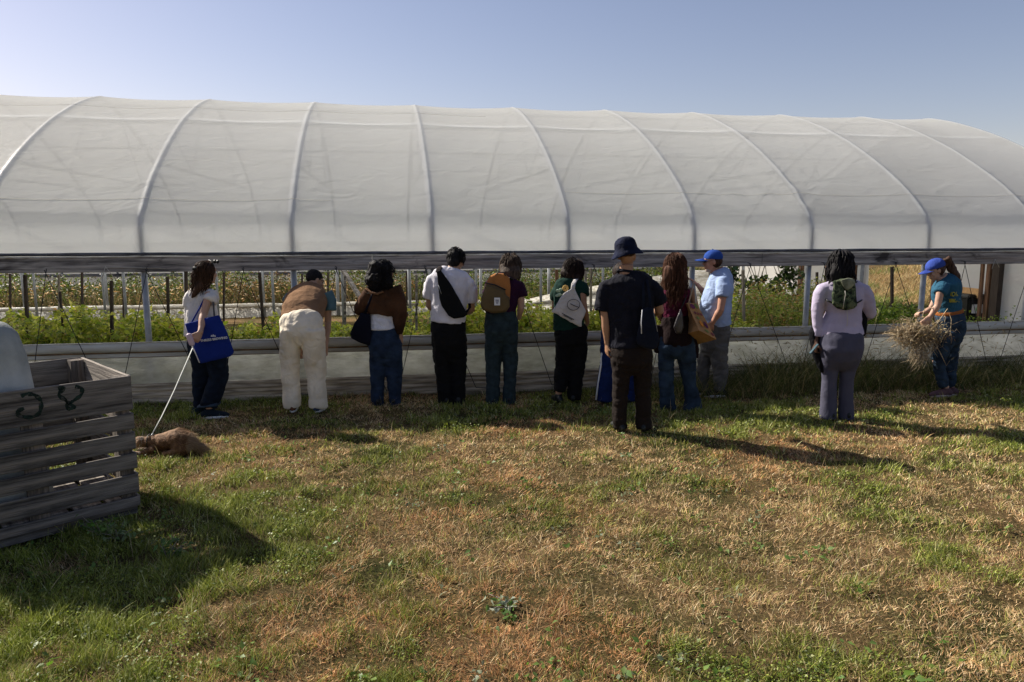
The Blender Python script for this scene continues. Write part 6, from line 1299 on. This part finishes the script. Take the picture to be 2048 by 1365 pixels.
# ------------------------------------------------------------------ lawn
def greenness(Xv, Yv):
    p = np.stack([Xv, Yv, 0*Xv], 1)
    big = fbm(p*.55, 103, 3); mid = fbm(p*1.9, 104, 3); small = fbm(p*6, 108, 2)
    left = np.clip((-.30-Xv/Yv*1.0)*1.7, -.2, .60); wall = np.clip((Yv-6.9)/1.6, 0, .30)
    g = (big-.5)*1.9+(mid-.5)*2.2+(small-.5)*1.2+left*.62+wall*1.5-.18*np.exp(-((Xv-.3)/1.6)**2-((Yv-5)/1.6)**2)+.38
    return g, left, mid, small
def lawn():
    n = 760000
    Yv = 2.6+(9.9-2.6)*RNG.uniform(0, 1, n)**1.45; Xv = RNG.uniform(-1, 1, n)*(Yv*.76+.9)
    vdist = (Xv-G0.x)*EV.x+(Yv-G0.y)*EV.y; keep = vdist < -.05
    # nothing grows under the crate
    lc = np.stack([Xv-crate.location.x, Yv-crate.location.y], 1); a = lc@np.array([E1.x, E1.y]); b = lc@np.array([E2.x, E2.y])
    keep &= ~((np.abs(a) < hx-.05) & (np.abs(b) < hy-.05) & (RNG.uniform(0, 1, n) < .6))
    Xv, Yv = Xv[keep], Yv[keep]; n = len(Xv)
    p = np.stack([Xv, Yv, 0*Xv], 1)
    clump = vnoise(p*13, 101); hole = vnoise(p*7.5+3, 155)*.6+vnoise(p*3.1, 156)*.4; k = RNG.uniform(0, 1, n) < (.12+1.25*clump)*np.clip((hole-.26)*5, .55, 1); Xv, Yv, p = Xv[k], Yv[k], p[k]; n = len(Xv)
    # how green: more to the left and along the wall, patchy elsewhere, dry in the middle
    green, left, mid, small = greenness(Xv, Yv)
    green = np.clip(green, .03, .97)
    isg = RNG.uniform(0, 1, n) < green
    rust = np.clip((fbm(p*.9, 111, 2)-.42)*4, 0, 1)*np.clip(1.25-np.abs(Xv-.4)/3.2, .15, 1)
    dry = palette(n, [(.62, .43, .23), (.52, .335, .165), (.76, .60, .38), (.30, .19, .09), (.40, .36, .14)], [4, 4.5, 1.8, 2.5, 3.2], .27)
    rus = palette(n, [(.60, .32, .14), (.46, .23, .10), (.68, .43, .22)], [4, 3, 2], .2)
    isr = RNG.uniform(0, 1, n) < rust*.75; dry = np.where(isr[:, None], rus, dry)
    grn = palette(n, [(.19, .215, .04), (.31, .33, .07), (.10, .125, .022), (.42, .41, .20)], [5, 4, 3, 2], .22)
    lim = np.clip((left+.1)*1.2, 0, 1)[:, None]; grn = grn*(1-lim*.0)+np.array([.03, .045, 0])*lim
    col = np.where(isg[:, None], grn, dry)*(.72+.56*fbm(p*4.2, 171, 2))[:, None]
    h = np.where(isg, RNG.uniform(.02, .062, n), RNG.uniform(.012, .042, n))*(.4+1.1*small)*(.62+.76*vnoise(p*7.5+3, 155))*(1+.8*np.clip(left, 0, 1))*(1+.5*(RNG.uniform(0, 1, n) < .06))
    lean = np.where(isg, RNG.uniform(.1, 1.1, n), RNG.uniform(.2, 1.9, n))
    ld = RNG.uniform(0, 6.28, n)+0; ld = np.where(RNG.uniform(0, 1, n) < .4, fbm(p*2.4, 120, 2)*14+RNG.normal(0, .9, n), ld)
    wd = RNG.uniform(.0018, .0042, n)*(1+.35*np.clip(Yv-4, 0, 4))*np.where(isg, 1.15, 1)
    pos = np.stack([Xv, Yv, gh(Xv, Yv)-.004], 1)
    me = blades('lawn', pos, h, wd, ld, lean, col, None, 3)
    link0('grass', me, M['grass'], 'patchy mown lawn of dry tan and green blades', None, 'stuff')
    # taller strays with heads
    n = 1500; Yv = RNG.uniform(3, 8.8, n); Xv = RNG.uniform(-1, .9, n)*(Yv*.72); ok = ((Xv-G0.x)*EV.x+(Yv-G0.y)*EV.y) < -.2; Xv, Yv = Xv[ok], Yv[ok]; n = len(Xv)
    h = RNG.uniform(.08, .17, n); ld = RNG.uniform(0, 6.28, n); le = RNG.uniform(.2, .9, n)
    ms = [blades('st', np.stack([Xv, Yv, gh(Xv, Yv)], 1), h, np.full(n, .003), ld, le, palette(n, [(.42, .33, .18), (.2, .22, .07)], [2, 1]), None, 4)]
    return link0('stray_stems', join_np(ms, 'st'), M['grass'], 'taller stray dry stems poking out of the lawn', None, 'stuff')
lawn()
def broadleaves():
    ms = []
    n = 260000; Yv = 2.7+6.2*RNG.uniform(0, 1, n)**1.5; Xv = RNG.uniform(-1, 1, n)*(Yv*.74+.5); g_, left, mid, small = greenness(Xv, Yv)
    ok = (((Xv-G0.x)*EV.x+(Yv-G0.y)*EV.y) < -.15) & (RNG.uniform(0, 1, n) < np.clip(g_-.45, 0, .5)*1.5) & (vnoise(np.stack([Xv*4, Yv*4, 0*Xv], 1), 141) > .42)
    Xv, Yv = Xv[ok], Yv[ok]; n = len(Xv); pp = np.stack([Xv, Yv, gh(Xv, Yv)+RNG.uniform(.004, .045, n)], 1)
    ms.append(leaves('cl', pp, RNG.uniform(.007, .018, n)*(1+.12*(Yv-3)), palette(n, [(.16, .215, .03), (.27, .32, .05), (.09, .13, .02), (.38, .40, .18)], [4, 4, 3, 1], .2), .7, .75, .15))
    cx = RNG.uniform(-1, 1, 330); cy = 2.9+5*RNG.uniform(0, 1, 330)**1.5; cx = cx*cy*.7-.25*(RNG.uniform(0, 1, 330) < .5)*cy
    for x, y in zip(cx, cy):
        if ((x-G0.x)*EV.x+(y-G0.y)*EV.y) > -.3: continue
        if RNG.uniform() < .35: continue
        k = int(RNG.integers(4, 14)); p = np.stack([x+RNG.normal(0, .045, k), y+RNG.normal(0, .045, k), np.zeros(k)], 1); p[:, 2] = gh(p[:, 0], p[:, 1])+RNG.uniform(.008, .05, k)
        pale = RNG.uniform() < .22
        c = palette(k, [(.20, .23, .14), (.17, .21, .11)] if pale else [(.10, .18, .03), (.15, .23, .05)], [1, 1], .15)
        ms.append(leaves('bl', p, RNG.uniform(.02, .055, k)*(.8 if pale else .9), c, .9, .62, .15))
    return link0('broadleaf_weeds', join_np(ms, 'bl'), M['leaf'], 'small broad leaved weeds scattered flat through the lawn', None, 'stuff')
broadleaves()
# dry grass field beyond the doorway
def field():
    n = 60000; u = U1+.3+12*RNG.uniform(0, 1, n)**1.3; v = RNG.uniform(2, 12, n)+(u-U1)*.35; p = to_world(u, v, 0*u)
    g_ = fbm(p*.9, 131, 3); isg = RNG.uniform(0, 1, n) < np.clip((g_-.5)*4+.3, .05, .8)
    col = np.where(isg[:, None], palette(n, [(.14, .20, .04), (.20, .24, .07)], [1, 1]), palette(n, [(.42, .30, .14), (.36, .22, .09), (.48, .38, .2)], [3, 2, 2]))
    slope = np.clip(u-U1-.6, 0, 12)*.085; p[:, 2] = slope-.01
    me = blades('field', p, RNG.uniform(.06, .28, n)*(1+.0*u), np.full(n, .014), RNG.uniform(0, 6.28, n), RNG.uniform(.3, 1.6, n), col, None, 3)
    link0('field_grass', me, M['grass'], 'tall dry grass on the bank seen through the greenhouse doorway', None, 'stuff')
    A = np.array([to_world(np.array([a]), np.array([b_]), np.array([z]))[0] for a, z in ((U1+.4, -.03), (U1+.6, -.01), (U1+12.6, 1.0), (U1+30, 1.0), (U1+60, -.1)) for b_ in (-6, 26)])
    I = [(0, 2, 3, 1), (2, 4, 5, 3), (4, 6, 7, 5), (6, 8, 9, 7)]; me = mesh_np('bank', A, np.array(I).ravel(), np.full(4, 4))
    tag(local('bank', me, gm), kind='structure', label='gently rising dry bank beyond the end of the greenhouse')
field()
# leafy weed at the crate's foot
def small_weed(px, py, n, hgt, label, nm='weed_plant', cols=((.10, .20, .03), (.16, .27, .06))):
    g = G(px, py); g.z = ghs(g.x, g.y); st = MB(); lp = []; e = empty(nm, g, label, 'weed')
    for k in range(n):
        an = RNG.uniform(0, 6.28); r = RNG.uniform(.02, .12); tip = g+Vector((math.cos(an)*r*1.3, math.sin(an)*r, hgt*RNG.uniform(.5, 1)))
        md_ = g+(tip-g)*.5+Vector((0, 0, .02)); st.loft([g, md_, tip], [.003, .0025, .001], n=4)
        for q in range(7): lp.append(np.array(g+(tip-g)*(.35+.1*q))+RNG.normal(0, .012, 3))
    lp = np.array(lp); me = leaves('wl', lp, RNG.uniform(.03, .065, len(lp)), palette(len(lp), list(cols), [1]*len(cols)), .3, .45)
    link('stem', st.mesh(), M['wood_pale'], e); me.transform(Matrix.Translation(-g)); o = bpy.data.objects.new('leaves', me); COL.objects.link(o); o.parent = e; me.materials.append(M['leaf'])
small_weed(205, 1078, 12, .16, 'bright green leafy weed at the foot of the wooden crate')
small_weed(238, 1085, 9, .13, 'paler green narrow-leaved weed just right of the crate foot', cols=((.25, .32, .14), (.18, .26, .08)))
small_weed(1018, 1222, 5, .05, 'pale grey-green broad weed in the middle foreground of the lawn', cols=((.32, .36, .27), (.14, .24, .05)))
small_weed(335, 1120, 8, .12, 'dark green weed in the crate shadow', cols=((.10, .18, .04),))
